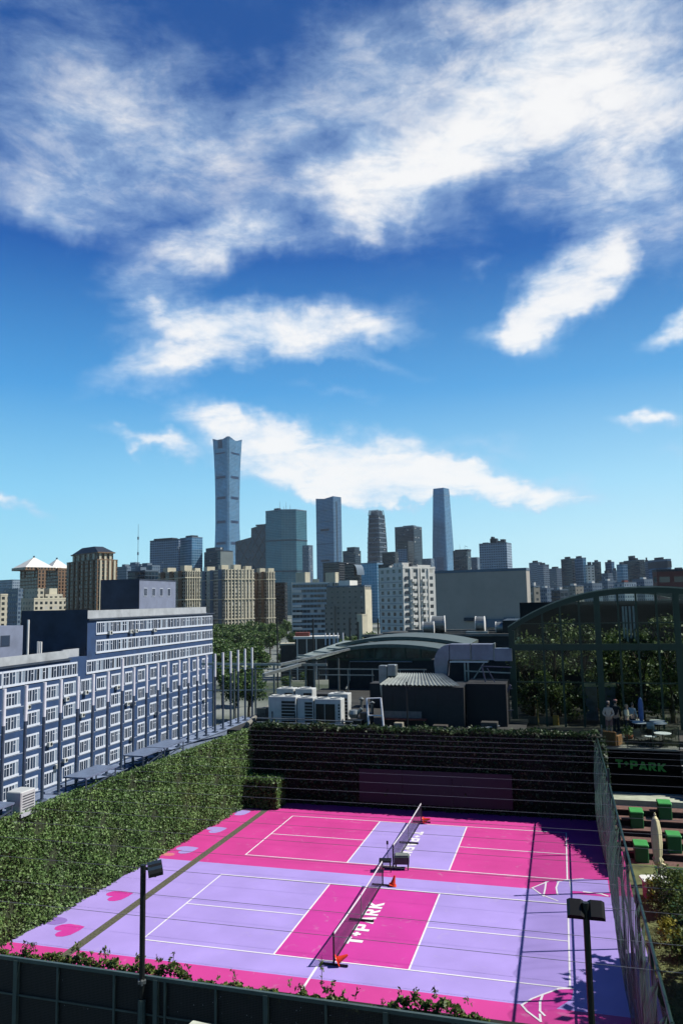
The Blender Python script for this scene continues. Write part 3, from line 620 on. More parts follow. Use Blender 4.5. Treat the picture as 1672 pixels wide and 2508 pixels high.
# ================================================================== COURT NETS AND KIT
M_netb = meshmat('court_net', s2l(28, 22, 48), .045, .22, (1, 2), base=.12)
def court_net(y0, label):
    t = thing('court_net', label, 'net', (6.61, y0, 0), 0, 'portable nets on the courts')
    L_ = 6.6
    for y in (0, L_): MB().tube((0, y, .05), (0, y, .95), .028, 8).build('post', M_black, t)
    MB().tube((.0, L_/2, .05), (0, L_/2, .87), .018, 8).build('centre_post', M_galv, t)
    for y in (0, L_/2, L_): MB().bar((-.42, y, .045), (.42, y, .045), .05, .05).tube((-.4, y-.02, .04), (-.4, y+.02, .04), .04, 10).tube((.4, y-.02, .04), (.4, y+.02, .04), .04, 10).build('foot', M_black, t)
    MB().path([(0, 0, .12), (0, L_*.25, .10), (0, L_/2, .09), (0, L_*.75, .10), (0, L_, .12)], .022, 6).build('base_bar', M_black, t)
    top = lambda y: .93-.07*(1-abs(2*y/L_-1)**1.2)
    Y = np.linspace(.0, L_, 15)
    MB().grid([[(.0, y, .13), (.0, y, top(y)-.05)] for y in Y]).build('netting', M_netb, t, fix=False)
    MB().loft([[(-.009, y, top(y)-.055), (.009, y, top(y)-.055), (.009, y, top(y)), (-.009, y, top(y))] for y in Y]).build('top_tape', pm('net_tape', s2l(235, 235, 240), .6, var=.04), t)
    return t
court_net(-.27, 'portable net with white top tape across the near lilac court')
court_net(8.27, 'portable net with white top tape across the far pink court')
def cone(loc, rz, tilt, label):
    t = thing('traffic_cone', label, 'cone', loc, rz, 'orange cones lying at the net feet'); t.rotation_euler = (0, tilt, rz); t.scale = (.8, .8, .8)
    MB().lathe([(.12, 0), (.125, .04), (.085, .2), (.05, .36), (.035, .42)], n=16).build('cone_body', pm('orange_plastic', s2l(235, 62, 18), .45, var=.08), t)
    MB().cbox(-.18, .18, -.18, .18, -.03, .002, .03).build('base_plate', pm('orange_plastic', s2l(235, 62, 18), .45, var=.08), t)
    return t
cone((6.72, -.24, .16), .35, 1.15, 'orange cone tipped against the near foot of the front net')
cone((6.98, 6.42, .06), .2, .25, 'orange cone beside the far foot of the front net')
cone((6.75, 14.75, .16), -.1, 1.3, 'orange cone lying at the far foot of the back net')
bc = thing('ball_cart', 'dark crate trolley of gear at the near foot of the far net', 'cart', (6.95, 8.35, 0), .15)
MB().box(-.3, .3, -.2, .25, .22, .5).build('crate', pm('crate_green', s2l(74, 92, 84), .6), bc)
MB().box(-.26, .26, -.16, .21, .5, .56).build('towel', pm('towel_grey', s2l(120, 128, 126), .9), bc)
for a, b in ((-.25, -.17), (.25, -.17), (-.25, .2), (.25, .2)): MB().tube((a, b, 0), (a, b, .24), .025, 6).build('leg', M_black, bc)
st = thing('folding_stool', 'black folding stool with a thin pole standing between the two courts', 'stool', (6.35, 7.95, 0), .2)
MB().box(-.25, .25, -.2, .2, .38, .44).build('seat', M_black, st)
for a, b in ((-.22, -.17), (.22, -.17), (-.22, .17), (.22, .17)): MB().tube((a, b, 0), (a*.8, b*.8, .4), .018, 6).build('leg', M_black, st)
MB().tube((.1, .1, .4), (.1, .1, 1.05), .012, 6).cbox(.06, .14, .08, .12, 1.0, 1.14, .01).build('pole', M_black, st)

# ================================================================== BLUE OFFICE BLOCK ON THE LEFT
XF = -65.06; KS = (CAM[0]-XF)/(CAM[0]+72.0)
def sy_(y): return CAM[1]+(y-CAM[1])*KS
def sz_(z): return CAM[2]+(z-CAM[2])*KS
M_blue = pm('blue_render', s2l(36, 68, 112), .8, var=.14, scale=.5, stain=.3)
M_blued = pm('blue_shade_and_trim', s2l(50, 64, 84), .85, var=.2, scale=.4, stain=.5)  # darker copy for end walls in shade, also eaves and trim
M_lav = pm('lavender_render', s2l(124, 134, 158), .8, var=.08, scale=.5, stain=.25)
M_para = pm('pale_parapet', s2l(176, 182, 188), .8, var=.1, scale=.6, stain=.4)
M_wfr = pm('white_window_frame', s2l(214, 222, 236), .5, var=.06)
def paneglass():
    mt, t, b = newmat('blue_window_glass')
    g = t.n('ShaderNodeNewGeometry'); cr = t.n('ShaderNodeValToRGB'); e = cr.color_ramp.elements
    e[0].color = s2l(14, 24, 40); e[1].color = s2l(92, 112, 138); k = e.new(.55); k.color = s2l(38, 54, 78); k = e.new(.90); k.color = s2l(70, 90, 116); k = e.new(.94); k.color = s2l(168, 184, 200); e[-1].color = s2l(150, 168, 186)
    t.l(g.outputs['Random Per Island'], cr.inputs[0]); t.l(cr.outputs[0], b.inputs['Base Color'])
    b.inputs['Roughness'].default_value = .08; b.inputs['Specular IOR Level'].default_value = .5
    return mt
M_pane = paneglass()
Y0, Y1, Y2 = sy_(62), sy_(102.6), sy_(156.5)
ZT, ZW = sz_(8.35), sz_(1.45)
ob = thing('office_block', 'long slate blue office block with rows of white framed windows behind the posts', 'building', (XF, Y1, ZG))
def L(x, y, z): return (x-XF, y-Y1, z-ZG)
def lbox(mb, x0, x1, y0, y1, z0, z1, m=0): return mb.box(x0-XF, x1-XF, y0-Y1, y1-Y1, z0-ZG, z1-ZG, m)
mb = MB(); lbox(mb, XF-13.5, XF, Y0, Y1, ZG, ZW); lbox(mb, XF-13.5, XF, Y1, Y2, ZG, ZT); mb.build('wall', M_blue, ob)
mb = MB(); lbox(mb, XF-13.5, XF+.004, Y1-.05, Y1-.003, ZW+1.0, sz_(10.05)); lbox(mb, XF-13.5, XF-.3, Y1-.15, Y1-.05, ZW+.1, ZW+1.4); mb.build('end_wall', M_blued, ob)
mb = MB(); lbox(mb, XF-13.5, XF-.15, Y1, sy_(153.3), ZT, ZT+.25); lbox(mb, XF-.55, XF-.25, Y1+.02, sy_(153.3), ZT+.25, sz_(9.9))
lbox(mb, XF-13.5, XF-.55, sy_(153.3)-.3, sy_(153.3), ZT+.25, sz_(9.9)); mb.build('parapet', M_para, ob)
mb = MB(); lbox(mb, XF-.5, XF+.35, Y1, Y2+.3, ZT-.28, ZT); lbox(mb, XF-.5, XF+.3, Y0, sy_(97.5), ZW-.3, ZW); mb.build('eaves', M_blued, ob)
mb = MB(); lbox(mb, XF-.5, XF-.2, Y0, sy_(97.3), ZW, sz_(2.85)); lbox(mb, XF-1.6, XF-1.3, sy_(97.3), Y1-.2, sz_(1.4), sz_(2.9)); mb.build('parapet', M_para, ob)
mb = MB(); lbox(mb, XF-9.5, XF-.9, sy_(122.5), sy_(138.7), ZT+.2, sz_(16.1)); mb.build('penthouse', [M_lav], ob)
mb = MB(); lbox(mb, XF-9.6, XF-.85, sy_(122.5)-.06, sy_(122.5)-.002, ZT+.2, sz_(16.15)); lbox(mb, XF-9.6, XF-.8, sy_(122.45), sy_(138.75), sz_(16.1), sz_(16.1)+.18); mb.build('penthouse_end_wall', M_blued, ob)  # dark sheet puts the penthouse's shaded end into the colour
for k in range(4):
    yc = sy_(125.0+k*3.45); f = MB(); lbox(f, XF-.9, XF-.82, yc-.62, yc+.62, sz_(12.6), sz_(14.4)); w = f.build('penthouse_window', M_wfr, ob)
    f = MB(); lbox(f, XF-.86, XF-.81, yc-.52, yc-.03, sz_(12.7), sz_(14.3)); lbox(f, XF-.86, XF-.81, yc+.03, yc+.52, sz_(12.7), sz_(14.3)); f.build('pane', M_pane, w)
# small lavender stair house and white pipe on the lower wing
mb = MB(); lbox(mb, XF-7, XF-2.2, sy_(70), sy_(87.6), ZW, sz_(7.7)); mb.build('stair_house', M_lav, ob)
f = MB(); lbox(f, XF-2.24, XF-2.15, sy_(82.2), sy_(84.4), sz_(4.4), sz_(6.2)); w = f.build('penthouse_window', M_blued, ob)
f = MB(); lbox(f, XF-2.19, XF-2.13, sy_(82.35), sy_(84.25), sz_(4.5), sz_(6.1)); f.build('pane', M_pane, w)
MB().tube(L(XF-2.4, sy_(89.2), ZW), L(XF-2.4, sy_(89.2), sz_(8.6)), .18, 8).build('vent_pipe', M_white, ob)
for k in range(3): MB().tube(L(XF-3-.6*k, sy_(93.6+.4*k), ZW), L(XF-3-.6*k, sy_(93.6+.4*k), sz_(4.6)), .16, 8).build('vent_pipe', M_white, ob)
rowtop = [7.5, 3.95, .36, -3.0, -6.75, -10.5, -14.0, -17.5, -21.1]; WH = 1.9
def winrow(y0, y1, r, npan, name):
    zt, zb = sz_(rowtop[r]), sz_(rowtop[r]-WH); f = MB()
    lbox(f, XF-.05, XF+.07, y0, y1, zt-.03, zt+.26); lbox(f, XF-.05, XF+.14, y0-.08, y1+.08, zb-.34, zb)
    wd = (y1-y0)/npan
    for k in range(npan+1):
        t_ = .16 if k % 2 == 0 else .07
        yk = min(max(y0+k*wd, y0+t_/2), y1-t_/2); lbox(f, XF-.05, XF+.055, yk-t_/2, yk+t_/2, zb, zt-.03)
    for k in range(npan):
        if rng.random() < .35: lbox(f, XF-.03, XF+.05, y0+k*wd+.06, y0+(k+1)*wd-.06, zt-.62, zt-.55)
    o = f.build(name, M_wfr, ob)
    p = MB()
    for k in range(npan):
        tl = rng.normal(0, .012)
        p.add([L(XF+.015-tl, y0+k*wd, zb), L(XF+.015+tl, y0+(k+1)*wd, zb), L(XF+.015+tl, y0+(k+1)*wd, zt-.03), L(XF+.015-tl, y0+k*wd, zt-.03)], [(0, 1, 2, 3)])
    p.build('pane', M_pane, o, fix=False)
for r in (0, 1):
    for a, b, npn in ((105.4, 121, 22), (121, 139, 24), (139, 156.3, 24)): winrow(sy_(a)+(.0 if a < 106 else .06), sy_(b), r, npn, 'window_ribbon')
for a, b, npn in ((62, 80, 22), (80, 99.6, 26), (102.4, 121, 24), (121, 139, 24), (139, 156.3, 24)): winrow(sy_(a)+.06, sy_(b), 2, npn, 'window_ribbon')
for r in range(3, 9):
    for k in range(-4, 15):
        if r == 8 and k > 6: continue
        yc = sy_(82.6+4.97*k); winrow(yc-1.58, yc+1.58, r, 5, 'window')
mb = MB()
for r in range(2, 9):
    zt, zb = sz_(rowtop[r]), sz_(rowtop[r]-WH)
    if r > 2: lbox(mb, XF, XF+.05, Y0, Y2, zb-.5, zb-.38)
mb.build('string_course', pm('pale_blue_band', s2l(150, 164, 190), .8), ob)
M_acw = pm('ac_white', s2l(196, 200, 198), .55, var=.12, scale=2, stain=.25)
def ac_unit(y, z, label):
    t = thing('wall_air_conditioner', label, 'air conditioner', (XF+.05, y, z), 0, 'air conditioners on the blue office wall')
    MB().cbox(.12, .55, -.45, .45, 0, .65, .04).build('casing', M_acw, t)
    MB().lathe([(.24, -.012), (.26, 0), (.2, .012)], n=14).build('fan_grille', M_black, t).matrix_local = Matrix.Translation((.555, .1, .33)) @ Matrix.Rotation(PI/2, 4, 'Y')
    MB().bar((-.0, -.35, -.02), (.55, -.35, -.02), .04).bar((0, .35, -.02), (.55, .35, -.02), .04).build('bracket', M_acw, t)
for k, (x, y, lab) in enumerate(((745, 280, 'air conditioner under the top windows, nearest to the dark end wall'), (888, 272, 'air conditioner under the top windows, left one of a close pair'), (922, 268, 'air conditioner under the top windows, right one of a close pair'),
        (1050, 262, 'air conditioner alone under the top windows towards the far end'), (578, 690, 'air conditioner below the open window beside the fifth post'), (795, 655, 'air conditioner between the two posts left of the tallest post'),
        (445, 735, 'small air conditioner high between the fourth and fifth post'), (865, 768, 'air conditioner just right of the tallest post, left of a pair'), (905, 765, 'air conditioner right of the tallest post, right of a pair'),
        (553, 845, 'air conditioner right of the fifth post halfway down'), (330, 1045, 'air conditioner right of the third post low on the wall'), (1065, 832, 'air conditioner between posts towards the far half of the wall'),
        (895, 1005, 'air conditioner low on the wall right of the tallest post'), (380, 1195, 'lowest air conditioner on the wall left of the fourth post'), (1395, 745, 'air conditioner nearest the far corner of the block'), (180, 790, 'air conditioner behind the second post'), (435, 1155, 'air conditioner low right of the fourth post'))):
    p = onx(q4(x, y), XF); ac_unit(p[1], p[2]-.3, lab)

# ================================================================== ROOF LEDGE WITH POSTS BEHIND THE IVY WALL
lg = thing('roof_ledge', 'pale blue concrete roof ledge behind the ivy wall carrying the row of posts', 'ledge', (-6.0, 0, 3.6))
MB().box(.25, 1.05, -9, 22, -3.6, .12).build('slab', pm('blue_concrete', s2l(124, 140, 166), .85, var=.2, scale=1.2, stain=.4), lg)
MB().box(.1, .248, -9, 22, -3.6, .20).build('upstand', pm('blue_concrete', s2l(124, 140, 166), .85), lg)
M_psl = pm('post_sleeve', s2l(226, 230, 236), .5, var=.06); M_pbl = pm('post_blue_grey', s2l(74, 88, 108), .5, .3, var=.2, scale=5)
p0 = thing('ledge_post', 'dark post with a white upper sleeve standing in the row on the roof ledge', 'post', (-5.2, 0, 3.72), 0, 'posts along the roof ledge')
MB().tube((0, 0, 0), (0, 0, 3.05), .06, 10, .06).build('pole', M_pbl, p0)
MB().tube((0, 0, 3.05), (0, 0, 4.32), .068, 12).build('white_sleeve', M_psl, p0)
MB().cbox(-.14, .14, -.14, .14, 0, .06, .02).build('base_plate', M_pbl, p0)
first = True
for k in range(-3, 22):
    y = -.53+1.064*k
    if k == 7: continue
    if first: p0.location = (-5.2, y, 3.72); first = False
    else: dup(p0, (-5.2+rng.normal(0, .015), y+rng.normal(0, .03), 3.72))
dup(p0, (-5.2, 6.96, 3.72), label='tallest white topped post of the row, its top reaching above its neighbours', scale=(1, 1, 1.11))
def rack(loc, l, label):
    t = thing('steel_rack', label, 'rack', loc, 0, 'low steel racks on the roof ledge')
    MB().box(-.45, .55, -l/2, l/2, .52, .58).build('top', pm('rack_blue', s2l(104, 118, 142), .6), t)
    for a, b in ((-.4, -1), (.5, -1), (-.4, 1), (.5, 1)): MB().tube((a, b*(l/2-.08), 0), (a, b*(l/2-.08), .52), .03, 6).build('leg', M_pbl, t)
    MB().bar((-.4, -l/2+.1, .2), (.5, l/2-.1, .22), .05).bar((.5, -l/2+.1, .1), (.5, l/2-.1, .35), .04).build('brace', M_pbl, t)
    return t
rack((-4.75, 4.0, 3.72), 2.2, 'low steel rack on the ledge, nearest of the three racks'); rack((-4.75, 8.0, 3.72), 1.8, 'low steel rack on the ledge, middle of the three'); rack((-4.75, 10.0, 3.72), 2.0, 'low steel rack on the ledge, farthest of the three')
rack((-5.0, -1.6, 3.72), 1.6, 'low steel frame in shadow beside the white condenser box on the ledge')
t = thing('condenser_box', 'white condenser box on the roof ledge at the left edge of the view', 'air conditioner', (-4.75, -.1, 3.72))
MB().cbox(-.32, .3, -.38, .38, .12, .82, .03).build('casing', M_acw, t); MB().box(-.4, .38, -.45, .45, 0, .12).build('plinth', M_para, t)
mb = MB()
for k in range(6): mb.box(.3, .31, -.3, .3, .2+k*.09, .24+k*.09)
mb.build('grille', M_grey, t)
MB().path([(-5.1, -3, 3.76), (-4.9, 2, 3.77), (-4.85, 6, 3.76), (-5.0, 12, 3.77), (-4.7, 17, 3.76)], .03, 5).build('pipe', M_pbl, lg).matrix_parent_inverse = Matrix.Translation((6.0, 0, -3.6))

# ================================================================== ROOFTOP BEHIND THE COURT
ZR = 3.7
tag(MB().box(-5.6, 11.5, 17.56, 37.9, 3.55, ZR).build('rooftop', pm('roof_felt', s2l(48, 50, 48), .95, var=.3, scale=.8, stain=.6)), kind='structure')
def pipe_run(name, label, pts, r, mat=M_galv): return tag(MB().path(pts, r, 8).build(name, mat), label, 'pipe')
pipe_run('roof_pipe', 'pale service pipe along the roof edge above the dark ivy wall', [(-3.4, 18.2, 4.05), (2.4, 18.1, 4.02), (5.8, 18.0, 3.95)], .05)
pipe_run('roof_pipe', 'second thinner pipe behind the first along the roof edge', [(-3.6, 18.7, 4.2), (-1, 18.7, 4.2), (2.2, 18.6, 4.15)], .035)
pipe_run('roof_kerb', 'low concrete kerb along the left end of the roof by the posts', [(-3.9, 18.0, 3.95), (-5.2, 24, 3.95), (-6.5, 34, 3.95)], .14, M_concrete)
def outdoor_unit(loc, w, d, h, rz, label, face='louvre', fans=2):
    t = thing('outdoor_unit', label, 'air conditioner', loc, rz, 'white condensers on the rooftop')
    MB().cbox(0, w, 0, d, .12, h, .03).build('casing', M_acw, t)
    MB().box(.05, w-.05, .05, d-.05, 0, .12).build('plinth', M_dark, t)
    if face == 'open':
        g = MB().box(.08, w-.36, -.012, 0, .22, h-.28).build('coil_panel', M_black, t)
        MB().box(w*.38, w*.38+.03, -.02, -.013, .22, h-.28).build('mullion', M_acw, t)
        v = MB()
        for k in range(6): v.box(w-.17, w-.08, -.012, -.001, .3+k*(h-.5)/6, .3+(k+.55)*(h-.5)/6)
        v.build('vent_slots', M_black, t)
    else:
        g = MB().box(w*.48, w-.06, -.012, 0, .2, h-.25).build('coil_panel', M_black, t)
        v = MB()
        for k in range(6): v.box(w*.46, w-.05, -.03, -.013, .3+k*(h-.55)/6, .34+k*(h-.55)/6)
        v.build('louvres', M_acw, g)
    for k in range(fans):
        cx_ = w*(k+.5)/fans
        MB().lathe([(min(w/fans, d)*.42, 0), (min(w/fans, d)*.42, .05), (min(w/fans, d)*.36, .055), (min(w/fans, d)*.34, .01)], (cx_, d/2, h), 16).build('fan_ring', M_acw, t)
        MB().lathe([(min(w/fans, d)*.335, 0), (min(w/fans, d)*.3, .012)], (cx_, d/2, h), 16).build('fan', M_black, t)
    return t
outdoor_unit((-3.15, 19.4, ZR), 1.72, .9, 1.66, 0, 'large white condenser with louvred side, leftmost on the rooftop')
outdoor_unit((-1.4, 19.5, ZR), 1.0, .8, 1.6, 0, 'narrow white condenser between two larger ones on the rooftop', fans=1)
outdoor_unit((-.33, 19.5, ZR), 1.6, .8, 1.55, 0, 'white condenser with an open dark front, right of the narrow one', face='open')
outdoor_unit((.1, 20.75, ZR), 1.25, .8, 1.7, 0, 'white condenser behind the open fronted one', fans=1)
outdoor_unit((-3.2, 20.9, ZR), 1.1, .8, 1.95, 0, 'white condenser behind the large louvred one, left', fans=1); outdoor_unit((-2.0, 20.9, ZR), 1.1, .8, 1.95, 0, 'white condenser behind the large louvred one, right', fans=1)
t = thing('fan_motor', 'small round blower on a stand beside the white frame', 'machine', (1.9, 19.9, ZR))
MB().lathe([(.0, -.25), (.25, -.2), (.32, 0), (.25, .2), (.0, .25)], (0, 0, .7), 14).build('drum', M_galv, t); MB().box(-.4, .5, -.3, .3, 0, .35).build('plinth', M_dark, t); MB().tube((.2, 0, .7), (.5, 0, 1.0), .1, 10).build('outlet', M_galv, t)
t = thing('goal_frame', 'leaning white tubular frame standing on the rooftop left of the metal shed', 'frame', (0, 0, 0))
for nm, p, q in (('leg', (2.95, 19.3, ZR), (2.8, 19.5, 5.35)), ('leg', (3.8, 19.3, ZR), (3.62, 19.5, 5.38)), ('crossbar', (2.8, 19.5, 5.32), (3.62, 19.5, 5.36)), ('crossbar', (2.9, 19.38, 4.4), (3.7, 19.38, 4.4))):
    MB().tube(p, q, .06 if nm == 'leg' else .035, 8).build(nm, M_psl, t)
t = thing('long_bench', 'long low bench with a reddish seat in front of the dark shed', 'bench', (4.7, 20.0, ZR))
MB().box(-1.2, 1.4, -.2, .2, .42, .48).build('seat', pm('red_wood', s2l(132, 62, 52), .7), t); MB().box(-1.2, 1.1, .2, .25, .48, .85).build('backrest', pm('grey_wood', s2l(120, 112, 110), .8), t)
for x in (-1, 0, 1.2): MB().box(x, x+.06, -.18, .18, 0, .42).build('leg', M_dark, t)
t = thing('metal_shed', 'dark shed with a pale corrugated metal roof on the rooftop', 'shed', (3.5, 20.4, ZR))
MB().box(0, 4.7, 0, 3.2, 0, 2.2).build('wall', pm('shed_dark', s2l(34, 36, 38), .7, var=.2), t)
cp = []
for k in range(81):
    x = -.1+k*4.6/80; z = .035*math.cos(k*PI/2)
    cp.append([(x, -.15, 2.32+z), (x*.62+.32, 2.75, 2.72+z)])
MB().grid(cp).grid([[(a[0], a[1], a[2]-.03) for a in r] for r in cp]).build('corrugated_roof', pm('corrugated_metal', s2l(138, 146, 142), .55, .2, var=.25, scale=1.2, stain=.4), t, fix=False)
for x in (.6, 1.9, 3.2): MB().box(x, x+.03, -.012, 0, .1, 2.1).build('seam', M_black, t)
MB().box(4.75, 7.0, .6, 3.4, 0, 2.35).build('lean_to', pm('shed_black', s2l(22, 23, 26), .8), t)
t = thing('roof_duct', 'big grey square ventilation duct on steel legs in front of the glass hall', 'duct', (0, 0, 0))
M_duct = pm('duct_metal', s2l(138, 142, 158), .45, .5, var=.14, scale=1.2)
for x0, x1, z0, z1 in ((7.02, 8.3, 7.2, 8.12), (8.34, 9.68, 7.18, 8.12), (9.7, 10.75, 7.12, 7.85)):
    MB().cbox(x0, x1, 23.6, 24.6, z0, z1, .03).build('duct_section', M_duct, t)
rg = []
for k in range(7):
    a = k/6*PI/2; cx_, cz = 7.0, 7.0; ri, ro = .1, 1.1
    o_, i_ = (cx_-ro*math.sin(a)*.85, cz+ro*math.cos(a)), (cx_-ri*math.sin(a), cz+.2*math.cos(a)+.0)
    rg.append([(o_[0], 23.6, o_[1]), (o_[0], 24.6, o_[1]), (i_[0], 24.6, i_[1]), (i_[0], 23.6, i_[1])])
MB().loft(rg).build('elbow', M_duct, t)
MB().loft([[(6.06, 23.6, 7.0), (6.06, 24.6, 7.0), (6.9, 24.6, 7.0), (6.9, 23.6, 7.0)], [(6.12, 23.6, 6.05), (6.12, 24.6, 6.05), (6.8, 24.6, 6.15), (6.8, 23.6, 6.15)]]).build('outlet', M_duct, t)
for x in (8.3, 9.69): MB().box(x-.02, x+.04, 23.57, 24.63, 7.15, 8.16).build('flange', M_galv, t)
MB().box(7.0, 9.3, 23.7, 24.5, 7.02, 7.10).build('shelf', M_psl, t)
for x in (7.9, 8.1): MB().bar((x, 23.8, ZR), (x, 23.8, 7.05), .09).build('leg', M_galv, t)
for p, q in (((9.1, 23.8, 7.05), (7.95, 23.8, 5.4)), ((7.95, 23.8, 6.5), (10.6, 23.8, 6.4))): MB().bar(p, q, .07).build('brace', M_galv, t)
M_brace = pm('brace_steel', s2l(96, 96, 116), .5, .3)
t = thing('steel_trestle', 'slanted lattice of grey steel struts left of the glass hall', 'frame', (0, 0, 0))
for p, q, w in (((9.1, 22, 7.0), (9.35, 22, 5.7), .07), ((9.35, 22, 5.7), (9.6, 22, ZR), .07), ((9.4, 22, 6.85), (10.4, 22, 4.9), .05), ((9.45, 22, ZR), (10.7, 22, 5.9), .13), ((9.1, 22, 6.95), (10.8, 22, 6.9), .05), ((9.1, 22, 5.65), (10.8, 22, 5.7), .06), ((10.3, 22, 4.4), (10.8, 22, 4.5), .05)): MB().bar(p, q, w).build('strut', M_brace, t)
t = thing('small_duct', 'small bent silver duct rising beside the metal shed', 'duct', (0, 0, 0))
MB().cbox(2.95, 3.45, 22.0, 22.6, 5.9, 6.95, .03).build('duct_section', M_galv, t); MB().cbox(3.47, 4.0, 22.0, 22.6, 6.35, 7.0, .03).build('outlet', M_galv, t)
MB().path([(3.1, 22.1, 5.9), (3.15, 22.1, 5.2), (3.35, 22.1, 4.9), (3.4, 22.1, ZR)], .13, 10).build('pipe', M_galv, t)
t = thing('roof_mast', 'thin dark mast with small cross arms on the roof edge above the ivy wall', 'mast', (5.45, 17.9, ZR))
MB().tube((0, 0, 0), (0, 0, 2.75), .04, 8).build('pole', M_dark, t); MB().bar((-.18, 0, 2.5), (.18, 0, 2.5), .03).tube((-.15, 0, 2.5), (-.15, 0, 2.6), .05, 8).tube((.15, 0, 2.35), (.15, 0, 2.6), .04, 8).build('crossarm', M_dark, t)
# pergola of steel tube at the left of the roof
t = thing('steel_pergola', 'grey tubular steel pergola with wire screens on the left of the rooftop', 'frame', (0, 0, 0))
for x in (-11.5, -9.8, -8.1, -6.65, -5.4, -4.2): MB().bar((x, 29.5, -1), (x, 29.5, 6.3), .11).build('post', M_grey, t)
MB().bar((-12.4, 29.5, 6.36), (-2.6, 29.5, 6.34), .16).build('beam', M_galv, t)
MB().bar((-12.4, 29.5, 6.1), (-3.6, 29.5, 6.0), .05).build('beam', M_galv, t)
MB().bar((-12, 29.5, 4.4), (-3.6, 29.5, 4.6), .07).build('beam', M_galv, t)
for k in range(9): MB().bar((-8.1, 29.5, 3.9+k*.24), (-4.2, 29.5, 3.95+k*.24), .02).build('screen_wire', M_grey, t)
for k in range(5):
    y = 29.5+k*6.0; MB().bar((-3.55+.05*k, y, ZR), (-3.55+.05*k, y, 6.35), .13).build('post', M_grey, t)
MB().bar((-3.5, 22.3, 6.95), (-3.0, 37, 6.95), .16).build('beam', M_galv, t)
MB().bar((-4.6, 22.3, 6.3), (-4.6, 50, 6.5), .2).build('beam', M_galv, t)
MB().box(-4.15, -3.55, 29.6, 29.68, ZR, 6.3).build('dark_panel', M_black, t)
t = thing('roof_railing', 'thin steel railings in front of the long dark roof wall', 'railing', (0, 0, 0))
for z in (5.58, 6.0): MB().bar((-3.5, 30, z), (.7+(z-5.58)*9, 30, z), .07).build('rail', M_galv, t)
for x in (-3.4, -1.2, .6, 2.6, 4.3): MB().bar((x, 30, ZR), (x, 30, 6.0), .05).build('post', M_galv, t)
t = thing('walkway_canopy', 'pale sloping canopy roof over the pergola left of the arched hall', 'canopy', (0, 0, 0))
MB().loft([[(-5.3, 30.5, 6.72), (-3.7, 30.5, 6.62), (-3.7, 30.5, 6.7), (-5.3, 30.5, 6.8)], [(-7.6, 52, 6.75), (-4.4, 52, 6.6), (-4.4, 52, 6.7), (-7.6, 52, 6.85)]]).build('canopy_sheet', pm('canopy_pale', s2l(126, 138, 132), .5, var=.2, scale=1.5), t)
for k in range(6): y = 31+k*4; MB().bar((-5.3-.1*k, y, 6.9), (-3.5-.04*k, y, 6.78), .12).build('rib', M_galv, t)
# small clutter of a working roof
cl = [(-2.6, 22.6, 'rusty vent pipe with a cap standing left on the dark rooftop'), (1.2, 24.5, 'grey vent pipe with a cap behind the white condensers'), (2.3, 22.8, 'short vent pipe with a cap left of the metal shed'), (-1.2, 26.5, 'vent pipe with a cap deep on the dark rooftop'), (3.0, 27.0, 'vent pipe with a cap behind the small bent duct')]
for x, y, lab in cl:
    t = thing('vent_pipe', lab, 'vent', (x, y, ZR)); MB().tube((0, 0, 0), (0, 0, .9), .09, 10).build('pipe', M_galv, t); MB().lathe([(.16, .9), (.17, .95), (.03, 1.05)], n=12).build('cap', M_grey, t)
for x, y, w, d, h, c, lab in ((2.0, 20.9, .7, .5, .6, (96, 92, 84), 'dull metal cabinet between the condensers and the white frame'), (4.4, 19.2, .5, .4, .35, (150, 146, 130), 'pale box on the roof edge left of the thin mast'), (6.6, 19.0, .8, .5, .3, (70, 66, 60), 'low dark crate on the roof edge right of the thin mast'), (-4.4, 20.6, .6, .5, .8, (88, 92, 88), 'grey cabinet on the roof beside the last posts'), (-2.2, 24.6, 2.2, 1.2, 1.2, (58, 60, 58), 'low dark machine housing behind the white condensers'), (1.0, 27.5, 2.4, 1.4, 1.6, (46, 48, 48), 'dark machine housing in front of the long dark roof wall'), (9.2, 19.2, .9, .6, .5, (60, 60, 56), 'small dark box on the roof edge below the steel trestle'), (.1, 18.5, .38, .3, .32, (210, 206, 170), 'small cream box on the roof edge in front of the open fronted condenser')):
    t = thing('roof_cabinet', lab, 'box', (x, y, ZR)); mt = pm('cabinet_%d' % c[0], s2l(*c), .7, var=.2, scale=4)
    MB().cbox(0, w, 0, d, .05, h, .02).build('body', mt, t); MB().box(.03, w-.03, .03, d-.03, 0, .05).build('plinth', M_dark, t); MB().box(w*.45, w*.45+.015, -.006, 0, .1, h-.06).box(w*.6, w*.9, -.008, -.001, h*.55, h*.6).build('door_seam', M_dark, t)
pipe_run('roof_pipe', 'grey conduit running across the dark roof behind the condensers', [(-3.4, 22.0, 3.9), (0, 22.1, 3.92), (2.6, 21.6, 3.9)], .06)
pipe_run('roof_pipe', 'thin conduit bending round the front of the condensers', [(-3.6, 19.1, 3.8), (.9, 19.1, 3.8), (2.2, 19.3, 3.82), (2.4, 21.5, 3.85)], .035)
pipe_run('roof_pipe', 'pale pipe rising against the dark wall of the arched hall', [(-3.2, 36.5, 3.8), (-3.2, 37.7, 4.4), (-3.2, 37.8, 5.9), (2.0, 37.8, 5.9)], .06)
pipe_run('roof_pipe', 'long pale pipe along the right part of the roof edge under the trestle', [(6.2, 18.6, 3.86), (8.5, 18.7, 3.86), (10.2, 19.4, 4.0)], .05)
for k, x in enumerate((-2.9, -1.5, -.1)):
    pipe_run('cable_bundle', ('dark cable bundle hanging from the leftmost condenser', 'dark cable bundle hanging from the narrow condenser', 'dark cable bundle hanging from the open fronted condenser')[k], [(x, 19.38, 4.5), (x+.05, 19.25, 4.1), (x+.3, 19.0, 3.76), (x+.9, 18.9, 3.75)], .03, M_black)
